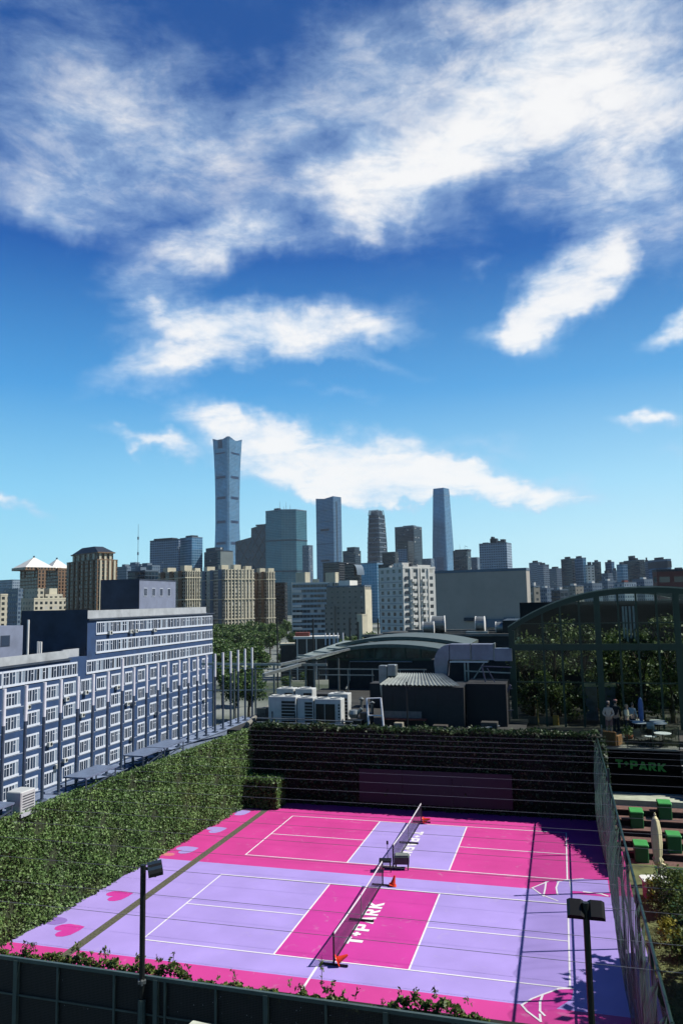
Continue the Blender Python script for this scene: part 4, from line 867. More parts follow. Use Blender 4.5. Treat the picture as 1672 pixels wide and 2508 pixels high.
# low dark building with arched roofs
ah = thing('arched_hall', 'low dark hall with two pale arched roof bands and a strip of green framed windows', 'building', (0, 38, ZR))
MB().box(-5.1, 5.3, 0, 14, -.1, 2.35).build('wall', pm('hall_dark', s2l(40, 42, 44), .8, var=.2), ah)
def arc(x0, x1, z0, rise, n=24): return [(x0+(x1-x0)*k/n, z0+rise*(1-(2*k/n-1)**2)) for k in range(n+1)]
for (x0, x1, z0, rs_, y0, y1) in ((-5.3, 5.5, 3.0, .62, -.35, 5.0), (-6.1, 5.9, 3.22, .7, 5.6, 13.5)):
    A_ = arc(x0, x1, z0, rs_); B_ = arc(x0, x1, z0-.28, rs_)
    MB().loft([[(x, y0, z) for x, z in A_+B_[::-1]], [(x, y1, z) for x, z in A_+B_[::-1]]]).build('arched_roof', pm('arch_roof', s2l(94, 106, 100), .5, .3, var=.15), ah)
A_ = arc(-5.1, 5.3, 2.75, .55)
MB().prismy([(-5.1, 2.35)]+A_+[(5.3, 2.35)], .1, .25).build('gable_glazing', pm('hall_glass', s2l(56, 84, 78), .12, var=.6, scale=.8), ah)
for k in range(9):
    x = -4.95+k*1.27; MB().box(x-.05, x+.05, .0, .1, 2.35, 2.75+.55*(1-((x-.1)/5.2)**2)).build('mullion', M_green, ah)
MB().box(-5.15, 5.35, -.06, .099, 2.28, 2.42).build('sill', M_green, ah)
MB().box(4.0, 11.4, -3, 8, -.1, 2.6).build('side_wing', pm('hall_dark', s2l(40, 42, 44), .8, var=.2), ah)
# far roof with ventilation drums
fr_ = thing('plant_roof', 'long low roof block with pale copings behind the arched hall', 'building', (0, 54, ZG))
MB().box(-6, 24, 0, 14, 0, 29.1).build('wall', M_darkconc, fr_)
for y, z, x0, x1 in ((-.25, 29.1, -6.2, 9.5), (4, 29.1, -5, 9), (8, 29.2, -3, 12)): MB().box(x0, x1, y, y+.35, z, z+.26).build('coping', M_concrete, fr_)
MB().box(8, 12, 1, 8, 29.1, 30.6).build('dark_housing', M_black, fr_)
MB().box(4.2, 6.4, 2, 3, 29.12, 29.5).build('cable_tray', M_galv, fr_)
def drum(x, y, z, r, l, rz, label):
    t = thing('roof_ventilator', label, 'ventilator', (x, y, z), rz, 'silver ventilation drums on the far roof')
    MB().tube((-l/2, 0, r+.25), (l/2, 0, r+.25), r, 20).build('drum', M_galv, t)
    for s in (-1, 1): MB().tube((s*l/2-.04, 0, r+.25), (s*l/2+.04, 0, r+.25), r*1.06, 20).build('flange', M_white, t)
    MB().box(-l*.4, l*.4, -r*.7, r*.7, 0, .3).build('plinth', M_dark, t)
drum(.45, 55.5, 7.1, .6, 1.1, .1, 'silver drum ventilator on the far roof, nearest in front of the white flats')
drum(1.0, 58.5, 7.1, .85, 1.4, .1, 'larger silver drum ventilator just behind the first one')
drum(5.5, 58, 7.15, .78, .9, 0, 'upright looking silver drum ventilator in the middle of the far roof')
drum(7.9, 55.6, 7.1, .55, 1.2, 0, 'silver drum ventilator closest to the glass hall')
p5 = None
for k in range(5): dup(p0, (-10.3+.42*k if k < 4 else -8.5, 54.2+.1*k, 3.2), label='white topped post in the cluster of five behind the roof pergola')['group'] = 'white topped posts behind the pergola'
for k, (x, y) in enumerate(((-30, 92), (-24, 92), (-18, 92), (-13, 90), (-10.9, 70))):
    q_ = thing('street_post', 'dark plain post standing over the grey lot behind the rooftop', 'post', (x, y, ZG), 0, 'dark posts over the grey lot')
    MB().tube((0, 0, 0), (0, 0, 30.2-.1*(k % 2)), .14, 6).build('pole', M_dark, q_)

# ================================================================== GLASS HALL, DECK AND PEOPLE
GY = 24.0
M_gfr = pm('hall_green', s2l(28, 58, 40), .5, .05, var=.15)
M_gl = glassmat('hall_pane', (.66, .74, .68, 1), .03); M_rgl = glassmat('hall_roof_pane', (.90, .95, .92, 1), .018, .04, (.03, .05, .04))
gh = thing('glass_hall', 'large green framed glasshouse with an arched front full of plants, on the right', 'building', (18.3, GY, 3.3))
def az_(x): return 5.6+2.24*(1-abs(x/7.75)**2.3)          # local: x from -7.75 to 7.75, floor z = 0
AX = [-7.75+15.5*k/32 for k in range(33)]
tag(MB().box(10.3, 26.4, 20.4, 50, 3.1, 3.3).build('hall_floor', pm('hall_paving', s2l(58, 56, 50), .8, var=.2)), kind='structure')
for y0, y1, nm in ((-.12, .12, 'arch_rib'), (4.4, 4.6, 'arch_rib'), (9.4, 9.6, 'arch_rib'), (14.4, 14.6, 'arch_rib')):
    o_ = [(x, az_(x)+.18) for x in AX]; i_ = [(x, az_(x)-.14) for x in AX]
    MB().loft([[(a[0], y0, a[1]), (a[0], y1, a[1]), (b[0], y1, b[1]), (b[0], y0, b[1])] for a, b in zip(o_, i_)]).build(nm, M_gfr, gh)
for side in (0,):
    MB().loft([[(x, -.16, az_(x)+.19), (x, .3, az_(x)+.19), (x, .3, az_(x)+.26), (x, -.16, az_(x)+.26)] for x in AX[:22]]).build('lit_roof_rim', pm('lit_rim_green', s2l(130, 150, 132), .5), gh)  # sunlit rim of the arch painted as a paler green strip
for k in range(8):
    a, b = AX[k*4], AX[min(k*4+4, 32)]; xs_ = [a+(b-a)*q/4 for q in range(5)]
    MB().grid([[(x, y, az_(x)+.12) for x in xs_] for y in (.13, 26)]).build('roof_glazing', M_rgl, gh, fix=False)
lx = [10.75, 12.58, 13.63, 14.71, 15.72, 16.89, 17.89, 18.98, 20.03, 21.1, 22.2, 23.3, 24.4, 25.85]
for i, x in enumerate(lx):
    w = .17 if i in (0, 4, 8, 13) else .055; X = x-18.3
    MB().box(X-w, X+w, -.09 if w > .1 else -.05, .09 if w > .1 else .05, -.2, az_(X)-.13).build('post' if w > .1 else 'mullion', M_gfr, gh)
for i in range(len(lx)-1):
    a, b = lx[i]-18.3+(.17 if i in (0, 4, 8, 13) else .055), lx[i+1]-18.3-(.17 if i+1 in (0, 4, 8, 13) else .055)
    MB().box(a, b, -.085, .085, 4.43, 4.80).build('main_beam', M_gfr, gh); MB().box(a, b, -.04, .04, 2.53, 2.60).box(a, b, -.04, .04, 5.97, 6.03).build('glazing_bar', M_gfr, gh)
    MB().poly([(a, 0, 0), (b, 0, 0), (b, 0, 2.53), (a, 0, 2.53)]).poly([(a, 0, 2.6), (b, 0, 2.6), (b, 0, 4.43), (a, 0, 4.43)]).build('pane', M_gl, gh, fix=False)
    t0, t1 = az_(a)-.13, az_(b)-.13
    MB().poly([(a, 0, 4.8), (b, 0, 4.8), (b, 0, t1), (a, 0, t0)]).build('pane', M_gl, gh, fix=False)
MB().box(-8.0, -2.78, -.3, .12, -.55, -.16).box(-8.0, -2.78, -.28, -.2, -.16, -.02).build('base_fascia', pm('fascia_green', s2l(20, 58, 42), .5), gh)
for s_ in (-1, 1):
    for k in range(5): MB().box(s_*7.6-.1, s_*7.6+.1, 5*k+.1, 5*k+.25, -.2, az_(7.6)).build('side_post', M_gfr, gh)
    MB().poly([(s_*7.62, .1, 0), (s_*7.62, 26, 0), (s_*7.62, 26, 5.4), (s_*7.62, .1, 5.4)]).build('side_glazing', M_rgl, gh, fix=False)
    MB().box(s_*7.6-.08, s_*7.6+.08, .1, 26, 4.45, 4.75).build('side_beam', M_gfr, gh)
MB().box(-7.5, 7.5, 10, 10.2, 0, 7.2).build('inner_wall', pm('interior_shade', s2l(12, 15, 14), .8), gh)  # black sheet added to stand for the shade inside the hall
MB().box(-3.45, -2.75, 2.0, 2.1, .1, 2.1).box(-2.3, -1.7, 2.0, 2.1, .1, 2.1).build('door_leaf', pm('door_blue', s2l(72, 84, 104), .4, var=.3), gh)
MB().box(-3.5, -1.65, 1.95, 2.15, 2.12, 2.3).build('lintel', pm('lintel_cream', s2l(200, 190, 150), .7), gh)
for k, x in enumerate((-.9, -.72, -.5, -.28)): MB().box(x, x+.11, 4.0, 4.1, 4.9-.25*(k % 2), 6.9).build('hanging_fabric', pm('fabric_white', s2l(190, 200, 205), .9, var=.2), gh)
MB().box(-7.2, -4.6, .9, 1.05, 0, .42).build('low_wall', pm('lintel_grey', s2l(120, 118, 108), .8), gh)
def plant(loc, h, r, n, size, mat, label, name='potted_tree', cat='plant', trunk=True, squash=1.0, group=None):
    t = thing(name, label, cat, loc, rng.uniform(0, 6), group)
    if trunk:
        mb = MB(); mb.path([(0, 0, 0), (.04*h, 0, h*.35), (0, .03*h, h*.7)], .05*h**.5, 7, rr=[.055*h**.6, .04*h**.6, .02*h**.6])
        for k in range(6):
            a = rng.uniform(0, 6.28); z = h*rng.uniform(.3, .55); q = r*rng.uniform(.5, .85)
            mb.path([(.02*h, 0, z), (math.cos(a)*q*.5, math.sin(a)*q*.5, z+.18*h), (math.cos(a)*q, math.sin(a)*q, z+.3*h)], .02, 5, rr=[.03*h**.5, .02*h**.5, .006*h**.5])
        mb.build('trunk', M_bark, t)
    nb = max(8, n//90); P = []; z0 = .3 if trunk else .08
    for k in range(nb):
        a = rng.uniform(0, 6.28); q = r*math.sqrt(rng.random())*.85; zc_ = h*(z0+(1-z0)*rng.random()**.8*.92); sh = .45+.65*math.sin(PI*min(1, max(0, (zc_/h-z0+.12)/(1.1-z0))))
        c = np.array([math.cos(a)*q*sh, math.sin(a)*q*sh, zc_]); s = r*rng.uniform(.2, .42)
        P.append(c+rng.normal(0, 1, (n//nb, 3))*np.array([s, s, s*.7*squash])*.6)
    P = np.concatenate(P); P[:, 2] = np.clip(P[:, 2], .03, None)
    if name == 'garden_tree': t.rotation_euler = (0, 0, 0); P = P[P[:, 0]+loc[0] > 14.4+.148*(P[:, 1]+loc[1]+23.5)]     # leaves that would come into view cut off, the trees stay unseen
    leafcloud('foliage', P, size, mat, t); return t
M_leafin = leafmat('indoor_leaves', s2l(22, 36, 16), s2l(62, 88, 40), s2l(160, 172, 104))
for k, (x, y, h, r, lab) in enumerate(((11.7, 26.2, 5.2, 1.3, 'leafy tree behind the first left bay of the glasshouse'), (13.3, 27, 6.4, 1.7, 'tall feathery tree behind the second and third bay of the glasshouse'), (12.9, 25.2, 2.6, 1.0, 'low dense bush inside the left bays of the glasshouse'), (14.9, 29, 6.2, 1.4, 'slim tree behind the blue doors of the glasshouse'),
        (16.5, 26.5, 5.2, 1.2, 'pale leaved tree just right of the wide middle post of the glasshouse'), (18.2, 27.5, 5.8, 1.5, 'tree above the people inside the glasshouse'), (19.8, 26.4, 6.4, 1.5, 'tall bright tree with big leaves inside the right bays of the glasshouse'), (21.6, 27, 6.0, 1.5, 'tree at the right edge of the view inside the glasshouse'), (11.2, 29.5, 5.0, 1.2, 'dark tree deep behind the left end bay of the glasshouse'), (17.2, 31, 5.5, 1.5, 'dark tree far back in the middle of the glasshouse'))):
    plant((x, y, 3.3), h, r, 1500, .22 if k in (4, 6) else .17, M_leafin, lab)
for k, (x, y, h, r) in enumerate(((11.3, 25.6, 1.9, .8), (12.4, 28.0, 2.4, 1.2), (14.0, 26.0, 2.2, .9), (15.0, 27.0, 2.0, 1.0), (16.0, 28.6, 2.8, 1.1), (17.4, 26.0, 2.2, .8), (18.9, 25.6, 2.6, .9), (20.4, 28.2, 3.0, 1.2), (13.4, 30.6, 3.8, 1.4), (18.6, 31, 3.6, 1.4), (21, 31.5, 4.2, 1.4))):
    plant((x, y, 3.3), h, r, 1100, .17, M_leafin, 'leafy bush on the floor of the glasshouse under its taller trees', 'indoor_bush', 'plant', trunk=False, group='bushes inside the glasshouse')
tag(MB().tube((12.05, 24.6, 3.3), (12.05, 24.6, 4.75), .045, 8).build('yellow_post', pm('yellow_wood', s2l(196, 160, 84), .6)), 'short yellow wooden post just inside the left bay of the glasshouse', 'post')
tag(MB().cbox(12.9, 13.25, 24.5, 24.85, 3.3, 3.85, .03).build('yellow_crate', pm('yellow_box', s2l(190, 150, 60), .6)), 'small yellow box on the floor inside the left bays of the glasshouse', 'box')

# deck, sign wall, walkway, steps
dk = thing('sign_wall', 'black wall under the terrace with green lettering across it', 'wall', (15.32, 19.2, .9))
MB().box(0, 3.78, 0, .3, 0, 2.09).build('wall', pm('wall_black', s2l(6, 7, 7), .8, var=.2, spec=.05), dk)
sg = MB(); M_sg = pm('sign_green', s2l(66, 140, 70), .6, var=.2, spec=.1)
for p in text_polys('T+PARK', 2.42, .40): sg.loft([[(.68+a, -.04, 1.22+b-.06*a) for a, b in p], [(.68+a, -.002, 1.22+b-.06*a) for a, b in p]])
tag(sg.build('lettering', M_sg, dk), kind=None)
tag(MB().box(15.32, 19.1, 19.2, 24.0, 3.0, 3.05).box(19.1, 26, 20.6, 24.0, 3.0, 3.05).build('terrace', pm('terrace_paving', s2l(128, 126, 120), .8, var=.2)), kind='structure')
tag(MB().box(15.3, 24, 17.6, 19.2, .55, .9).build('walkway', pm('walkway_pale', s2l(178, 186, 166), .85, var=.12, stain=.3)), kind='structure')
rl = thing('glass_balustrade', 'clear glass balustrade along the terrace above the green lettering', 'railing', (15.4, 19.3, 3.05))
M_bal = glassmat('balustrade_glass', (.82, .88, .86, 1), .05)
for k in range(3): MB().box(.05+k*1.23, 1.24+k*1.23, 0, .012, .03, 1.14).build('pane', M_bal, rl)
for k in range(4): MB().box(k*1.23-.0, .045+k*1.23, -.02, .03, 0, 1.16).build('post', M_gfr if k else M_galv, rl)
MB().box(0, 3.7, -.03, .04, -.03, .025).build('bottom_rail', M_galv, rl)
stt = thing('staircase', 'steps with white nosings at the right edge beside the lettered wall', 'stairs', (19.15, 17.7, .9))
for k in range(9): MB().box(0, 2.4, k*.30, 3.0, k*.235, (k+1)*.235-.03).build('step', M_darkconc, stt); MB().box(0, 2.4, k*.30-.03, k*.30+.06, (k+1)*.235-.028, (k+1)*.235).build('nosing', M_white, stt)
ts = thing('terraced_steps', 'wide brown timber seating steps descending below the lettered wall', 'steps', (15.4, 17.6, 0))
M_tr = pm('brown_decking', s2l(112, 82, 74), .7, var=.25, scale=6); M_rs = pm('shaded_riser', s2l(24, 20, 20), .8)  # shade on the risers put into a near black colour
for k in range(6):
    z1 = .9-.267*k; y1 = -.73*k
    MB().box(0, 8.6, y1-.73, y1-.02, -1.0, z1-.31).build('riser', M_rs, ts); MB().box(0, 8.6, y1-.76, y1-.02, z1-.309, z1-.267).build('tread', M_tr, ts)
M_seatg = pm('seat_green', s2l(34, 108, 52), .6, var=.08)
for k, (x, y, z, lab) in enumerate(((17.95, 16.5, .37, 'green block seat on the steps, top right near the walkway'), (16.62, 15.8, .1, 'green block seat on the steps, top left by the net fence'), (18.0, 14.2, -.43, 'green block seat on the steps right of the closed parasol'), (16.55, 13.45, -.69, 'green block seat on the steps left of the closed parasol'))):
    t = thing('block_seat', lab, 'seat', (x, y, z), 0, 'green block seats on the steps')
    MB().cbox(-.29, .29, -.05, .75, 0, .66, .03).build('body', M_seatg, t); MB().cbox(-.31, .31, -.08, .77, .66, .74, .03).build('lit_top', pm('seat_green_lit', s2l(58, 156, 76), .6), t)  # brighter green paints the sunlit top of the block
swl = thing('shade_wall', 'dark stepped wall behind the net fence, added to cast stepped shade on the court', 'wall', (15.28, 0, -1))  # heights shaped so that its shadow falls in steps on the court
mb = MB()
for y0, y1, h in ((15.7, 19.18, 3.75), (15.2, 15.7, 3.2), (14.75, 15.2, 2.6), (13.6, 14.75, 2.2), (12.9, 13.6, 1.9), (12.3, 12.9, 1.6), (11.7, 12.3, 1.35), (11.0, 11.7, 1.1), (10.2, 11.0, .8), (9.3, 10.2, .5)): mb.box(0, .12, y0, y1, 0, h+1)
mb.build('wall', pm('shade_wall_dark', s2l(22, 30, 26), .8, var=.25), swl)
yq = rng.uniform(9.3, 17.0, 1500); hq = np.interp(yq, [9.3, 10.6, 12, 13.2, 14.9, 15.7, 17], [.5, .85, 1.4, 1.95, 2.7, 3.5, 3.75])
leafcloud('ivy', np.stack([15.34-15.28+rng.normal(0, .07, 1500), yq, 1+hq+rng.normal(-.05, .16, 1500)], 1), .16, M_ivy_shade, swl)  # leaves added to roughen the edge of the cast shadow
tag(MB().box(15.71, 60, -30, 13.22, -1.0, -.7).build('lawn', pm('lawn_grass', s2l(98, 108, 62), .95, var=.35, scale=1.2, bump=.4)), kind='structure')
n = 16000; gx_ = rng.uniform(15.7, 19.5, n); gy_ = rng.uniform(-8, 6.5, n)
tag(leafcloud('grass', np.stack([gx_, gy_, np.full(n, -.67)+rng.random(n)*.05], 1), .10, leafmat('grass_blades', s2l(70, 84, 38), s2l(112, 122, 66), s2l(160, 156, 100)), asp=.2), kind='stuff')
tag(MB().poly([(17.0, 7, -.69), (24, 7, -.69), (24, 13.1, -.69), (17.0, 13.1, -.69)]).build('artificial_turf', pm('turf_green', s2l(26, 78, 46), .95, var=.25, scale=6)), kind='structure')
# closed parasol
t = thing('closed_parasol', 'cream closed parasol standing in front of the green block seats', 'umbrella', (16.93, 10.77, -.7))
MB().tube((0, 0, 0), (0, 0, 2.75), .025, 8).build('pole', M_galv, t); MB().cbox(-.25, .25, -.25, .25, 0, .08, .02).build('base', M_concrete, t)
rings = []
for z, r, a_ in ((.78, .05, .5), (.86, .13, .35), (.98, .19, .25), (1.1, .13, .2), (1.18, .16, .22), (1.6, .19, .2), (2.1, .19, .16), (2.5, .14, .12), (2.68, .05, .05)):
    rings.append([((r*(1+a_*math.cos(5*q*PI/10)))*math.cos(q*PI/10), (r*(1+a_*math.cos(5*q*PI/10)))*math.sin(q*PI/10), z+.02*math.sin(q)) for q in range(20)])
M_cream = pm('cream_canvas', s2l(222, 212, 168), .85, var=.08)
MB().loft(rings).build('canopy', M_cream, t, smooth=True); MB().lathe([(.02, 2.68), (.05, 2.74), (.02, 2.82)], n=10).build('finial', M_cream, t)
MB().loft([[(.0, -.05, .95), (.28, -.1, .82), (.2, -.14, .62), (-.02, -.12, .72)], [(.02, 0, .97), (.3, -.05, .84), (.22, -.08, .64), (0, -.06, .74)]]).build('loose_flap', M_cream, t)
t = thing('white_table', 'white rounded table at the foot of the closed parasol', 'table', (16.75, 9.4, -.7), .2)
MB().prism([(-.6, -.32), (-.5, -.4), (.5, -.4), (.6, -.3), (.6, .3), (.5, .4), (-.5, .4), (-.6, .3)], .66, .72).build('top', M_white, t)
MB().prism([(-.5, -.3), (.5, -.3), (.5, .3), (-.5, .3)], 0, .66).build('base', pm('pinkish_wood', s2l(176, 140, 128), .7), t)
t = thing('leaning_board', 'beige square board leaning beside the parasol pole', 'board', (17.25, 10.6, -.7), .1)
MB().loft([[(-.32, -.02, .25), (.32, -.02, .2), (.32, .02, .2), (-.32, .02, .25)], [(-.3, .05, .78), (.34, .05, .68), (.34, .09, .68), (-.3, .09, .78)]]).build('board', pm('beige_board', s2l(136, 124, 92), .8), t); MB().box(-.25, .25, -.03, .03, 0, .22).build('foot', M_dark, t)
M_yel = leafmat('yellow_leaves', s2l(96, 96, 24), s2l(150, 144, 44), s2l(206, 196, 90))
for (x, y, h, r, n, mt, lab) in ((17.1, 8.0, 1.5, .9, 3000, M_shrub, 'large bushy green shrub beside the net fence below the parasol'), (16.5, 8.7, .95, .4, 700, M_yel, 'small yellow shrub between the white table and the net fence'), (18.0, 6.3, 1.6, 1.0, 2600, M_shrub, 'round green shrub at the right edge beside the pale boulder'),
        (16.6, 5.3, .75, .42, 800, M_yel, 'low golden shrub lower down beside the net fence'), (17.2, 4.4, .9, .7, 1500, M_shrub, 'low dark shrub above the dry lawn'), (18.2, 4.2, .8, .7, 1300, M_shrub, 'low shrub with grassy tips at the right edge above the lawn')):
    plant((x, y, -.7), h, r, n, .1, mt, lab, 'garden_shrub', 'shrub', trunk=False)
t = thing('spiky_grass', 'clump of long spiky grass leaves above the lawn', 'plant', (17.6, 4.8, -.7)); mb = MB()
for k in range(26):
    a = rng.uniform(0, 6.28); q = rng.uniform(.25, .7); mb.add([(0, -.012, .1), (0, .012, .1), (math.cos(a)*q, math.sin(a)*q, rng.uniform(.6, 1.2))], [(0, 1, 2)])
tag(mb.build('blade', M_shrub, t, fix=False), kind='stuff')
t = thing('boulder', 'pale boulder half hidden among the shrubs at the right edge', 'rock', (18.1, 7.1, -.7)); rr_ = []
for z, r in ((0, .7), (.3, .75), (.7, .6), (.95, .35), (1.02, .1)): rr_.append([(r*(1+.12*math.sin(k*1.7+z*4))*math.cos(k*PI/7), r*.8*(1+.1*math.cos(k*2.3))*math.sin(k*PI/7), z) for k in range(14)])
MB().loft(rr_).build('stone', pm('pale_stone', s2l(190, 188, 180), .85, var=.12), t, smooth=True)
for k, (x, y, h, r) in enumerate(((20.1, 1.2, 7.2, 3.0), (19.8, -3.2, 7.6, 3.3), (19.6, -7.6, 7.4, 3.2))):
    plant((x, y, -.7), h, r, 11000, .40, M_tree, 'broad tree right of the net fence shading the court, %s of three' % ('farthest', 'middle', 'nearest')[k], 'garden_tree', 'tree')

# furniture on the terrace
M_tt = pm('table_white', s2l(236, 238, 238), .4, var=.04)
for k, (x, y, h, lab) in enumerate(((17.62, 23.1, .75, 'round white cafe table near the glasshouse, front left of the pair by the people'), (18.62, 23.1, .75, 'round white cafe table near the glasshouse, front right one'), (17.5, 23.75, .78, 'round white cafe table farthest back, left'), (18.6, 23.75, .78, 'round white cafe table farthest back, right'), (18.45, 20.1, .7, 'round white cafe table close behind the glass balustrade, right'), (17.85, 20.0, .55, 'small low round white table close behind the glass balustrade'))):
    t = thing('cafe_table', lab, 'table', (x, y, 3.05), 0, 'round white cafe tables on the terrace'); r = .43 if h > .6 else .3
    MB().lathe([(r*.97, h-.03), (r, h-.015), (r, h-.005), (r*.98, h)], n=20).build('top', M_tt, t); MB().tube((0, 0, .02), (0, 0, h-.03), .03, 8).build('pedestal', M_dark, t); MB().lathe([(.24, 0), (.24, .015), (.05, .04)], n=14).build('base', M_dark, t)
def cchair(x, y, rz, lab, mat):
    t = thing('cafe_chair', lab, 'chair', (x, y, 3.05), rz, 'chairs on the terrace')
    MB().cbox(-.22, .22, -.22, .22, .42, .47, .02).build('seat', mat, t)
    MB().loft([[(-.22, .2, .47), (.22, .2, .47), (.22, .24, .47), (-.22, .24, .47)], [(-.2, .28, .86), (.2, .28, .86), (.2, .31, .86), (-.2, .31, .86)]]).build('backrest', mat, t)
    for a, b in ((-1, -1), (1, -1), (-1, 1), (1, 1)): MB().tube((a*.19, b*.19, .42), (a*.23, b*.24, 0), .016, 6).build('leg', M_dark, t)
cchair(18.05, 20.5, 2.4, 'dark cafe chair between the low table and the right table', M_dark); cchair(18.85, 20.6, -2.2, 'dark cafe chair at the right end behind the balustrade', M_dark)
cchair(17.3, 19.9, .4, 'dark metal chair in front of the seated corner by the balustrade', M_dark); cchair(18.2, 22.4, .3, 'grey cafe chair in front of the two front white tables', M_grey)
t = thing('wicker_armchair', 'brown wicker armchair with its back to the glass balustrade corner', 'chair', (15.95, 19.9, 3.05), 2.7)
M_wick = pm('wicker', s2l(150, 104, 62), .8, var=.3, scale=20)
MB().cbox(-.34, .34, -.3, .3, .1, .42, .04).build('seat', M_wick, t); MB().cbox(-.36, .36, .3, .42, .1, .8, .04).build('backrest', M_wick, t)
for s_ in (-1, 1): MB().cbox(s_*.36-.06, s_*.36+.06, -.3, .3, .1, .6, .03).build('armrest', M_wick, t)
t = thing('terracotta_pot', 'terracotta pot with a small plant beside the standing people', 'pot', (16.85, 20.8, 3.05))
MB().lathe([(.13, 0), (.2, .34), (.23, .36), (.23, .42), (.19, .42), (.18, .36)], n=16).build('pot', pm('terracotta', s2l(176, 108, 72), .8), t); leafcloud('foliage', rng.normal(0, .14, (160, 3))+np.array([0, 0, .62]), .12, M_shrub, t)
t = thing('blue_parasol', 'slim closed blue parasol in front of the glasshouse behind the people', 'umbrella', (17.75, 23.5, 3.05))
MB().tube((0, 0, 0), (0, 0, 2.1), .02, 8).build('pole', M_galv, t); MB().lathe([(.07, .75), (.13, .95), (.14, 1.7), (.09, 1.98), (.03, 2.08)], n=12).build('canopy', pm('parasol_blue', s2l(92, 116, 168), .8), t); MB().lathe([(.2, 0), (.2, .05), (.05, .07)], n=12).build('base', M_dark, t)

# people
M_skin = pm('skin', s2l(224, 176, 148), .6, var=.05)
def skin_mesh(name, joints, edges, mat, parent, sub=2):
    me = bpy.data.meshes.new(name); me.from_pydata([j[0] for j in joints], edges, []); o = bpy.data.objects.new(name, me); COL.objects.link(o)
    o.modifiers.new('skin', 'SKIN').use_smooth_shade = True
    for i, j in enumerate(joints):
        r = j[1]; me.skin_vertices[0].data[i].radius = r if isinstance(r, tuple) else (r, r); me.skin_vertices[0].data[i].use_root = (i == 0)
    sb = o.modifiers.new('sub', 'SUBSURF'); sb.levels = sub; sb.render_levels = sub
    me.materials.append(mat); o.parent = parent; return o
def person(loc, rz, h, top, bottom, hair, label, armpose=0, skirt=False, hat=None, bare_legs=False):
    t = thing('person', label, 'person', loc, rz); k = h/1.75
    J = lambda x, y, z, r: ((x*k, y*k, z*k), (tuple(q*k for q in r) if isinstance(r, tuple) else r*k))
    # facing -y
    hands = {0: ((.21, -.02, 1.14), (.22, -.10, .90)), 1: ((.25, .04, 1.16), (.08, .13, 1.02)), 2: ((.24, -.06, 1.15), (.12, -.28, 1.18))}[armpose]
    jt = [J(0, 0, .95, (.15, .10)), J(0, .01, 1.15, (.125, .09)), J(0, .01, 1.36, (.165, .10)), J(0, .01, 1.47, (.07, .065)), J(0, -.005, 1.53, .052), J(0, -.012, 1.60, (.07, .085)), J(0, -.01, 1.68, (.074, .092)), J(0, 0, 1.74, (.05, .06))]
    ed = [(i, i+1) for i in range(7)]
    for s in (-1, 1):
        b = len(jt); (ex, ey, ez), (wx, wy, wz) = hands
        jt += [J(s*.155, .01, 1.405, .062), J(s*ex, ey, ez, .042), J(s*wx, wy, wz, .028), J(s*wx, wy-.03, wz-.06, (.034, .018))]
        ed += [(2, b), (b, b+1), (b+1, b+2), (b+2, b+3)]
        for q in range(4):
            f = len(jt); o_ = (q-1.5)*.018; ln = (.07, .085, .08, .06)[q]
            jt += [J(s*wx+o_, wy-.04, wz-.11, .0085), J(s*wx+o_*1.15, wy-.055, wz-.11-ln*.75, .007)]; ed += [(b+3, f), (f, f+1)]
        f = len(jt); jt += [J(s*wx+.035, wy-.06, wz-.075, .009), J(s*wx+.04, wy-.085, wz-.115, .008)]; ed += [(b+3, f), (f, f+1)]
        g = len(jt); fs = .03*s
        jt += [J(s*.09, 0, .86, .088), J(s*.10, -.01, .49, .056), J(s*.105, .02, .10, .036), J(s*.11, .0, .045, (.042, .036)), J(s*.125, -.15, .025, (.038, .022))]
        ed += [(0, g), (g, g+1), (g+1, g+2), (g+2, g+3), (g+3, g+4)]
    bd = skin_mesh('body', jt, ed, M_skin, t)
    nz = len(bd.data.vertices)
    # nose, ears, eyes and mouth on the head
    face = MB().tube((0, -.085*k, 1.655*k), (0, -.118*k, 1.628*k), .012*k, 6, .016*k)
    for s in (-1, 1): face.tube((s*.072*k, -.005*k, 1.645*k), (s*.088*k, .01*k, 1.65*k), .028*k, 8, .02*k)
    face.build('face_features', M_skin, t)
    ey = MB()
    for s in (-1, 1): ey.tube((s*.03*k, -.09*k, 1.665*k), (s*.03*k, -.097*k, 1.665*k), .009*k, 8)
    ey.box(-.024*k, .024*k, -.099*k, -.09*k, 1.588*k, 1.596*k); ey.build('eyes_and_mouth', pm('eye_dark', s2l(46, 30, 28), .4), t)
    # clothes follow the body a little outside it
    cj = [J(0, 0, .93, (.165, .115)), J(0, .01, 1.15, (.145, .108)), J(0, .01, 1.36, (.18, .115)), J(0, .01, 1.45, (.085, .078))]; ce = [(0, 1), (1, 2), (2, 3)]
    for s in (-1, 1):
        b = len(cj); (ex, ey_, ez), (wx, wy, wz) = hands
        cj += [J(s*.16, .01, 1.405, .075), J(s*ex, ey_, ez, .055), J(s*(ex+(wx-ex)*.85), ey_+(wy-ey_)*.85, ez+(wz-ez)*.85, .042)]; ce += [(2, b), (b, b+1), (b+1, b+2)]
    skin_mesh('jacket', cj, ce, top, t)
    if skirt: MB().lathe([(.15*k, .96*k), (.19*k, .8*k), (.23*k, .5*k), (.225*k, .49*k), (.14*k, .95*k)], n=18).build('skirt', bottom, t, smooth=True)
    else:
        pj = [J(0, 0, .95, (.16, .112))]; pe = []
        for s in (-1, 1):
            b = len(pj); pj += [J(s*.09, 0, .84, .1), J(s*.10, -.01, .49, .072)]; pe += [(0, b), (b, b+1)]
            if not bare_legs: pj.append(J(s*.105, .02, .1, .056)); pe.append((b+1, b+2))
        skin_mesh('trousers', pj, pe, bottom, t)
    hm = MB(); hr = []
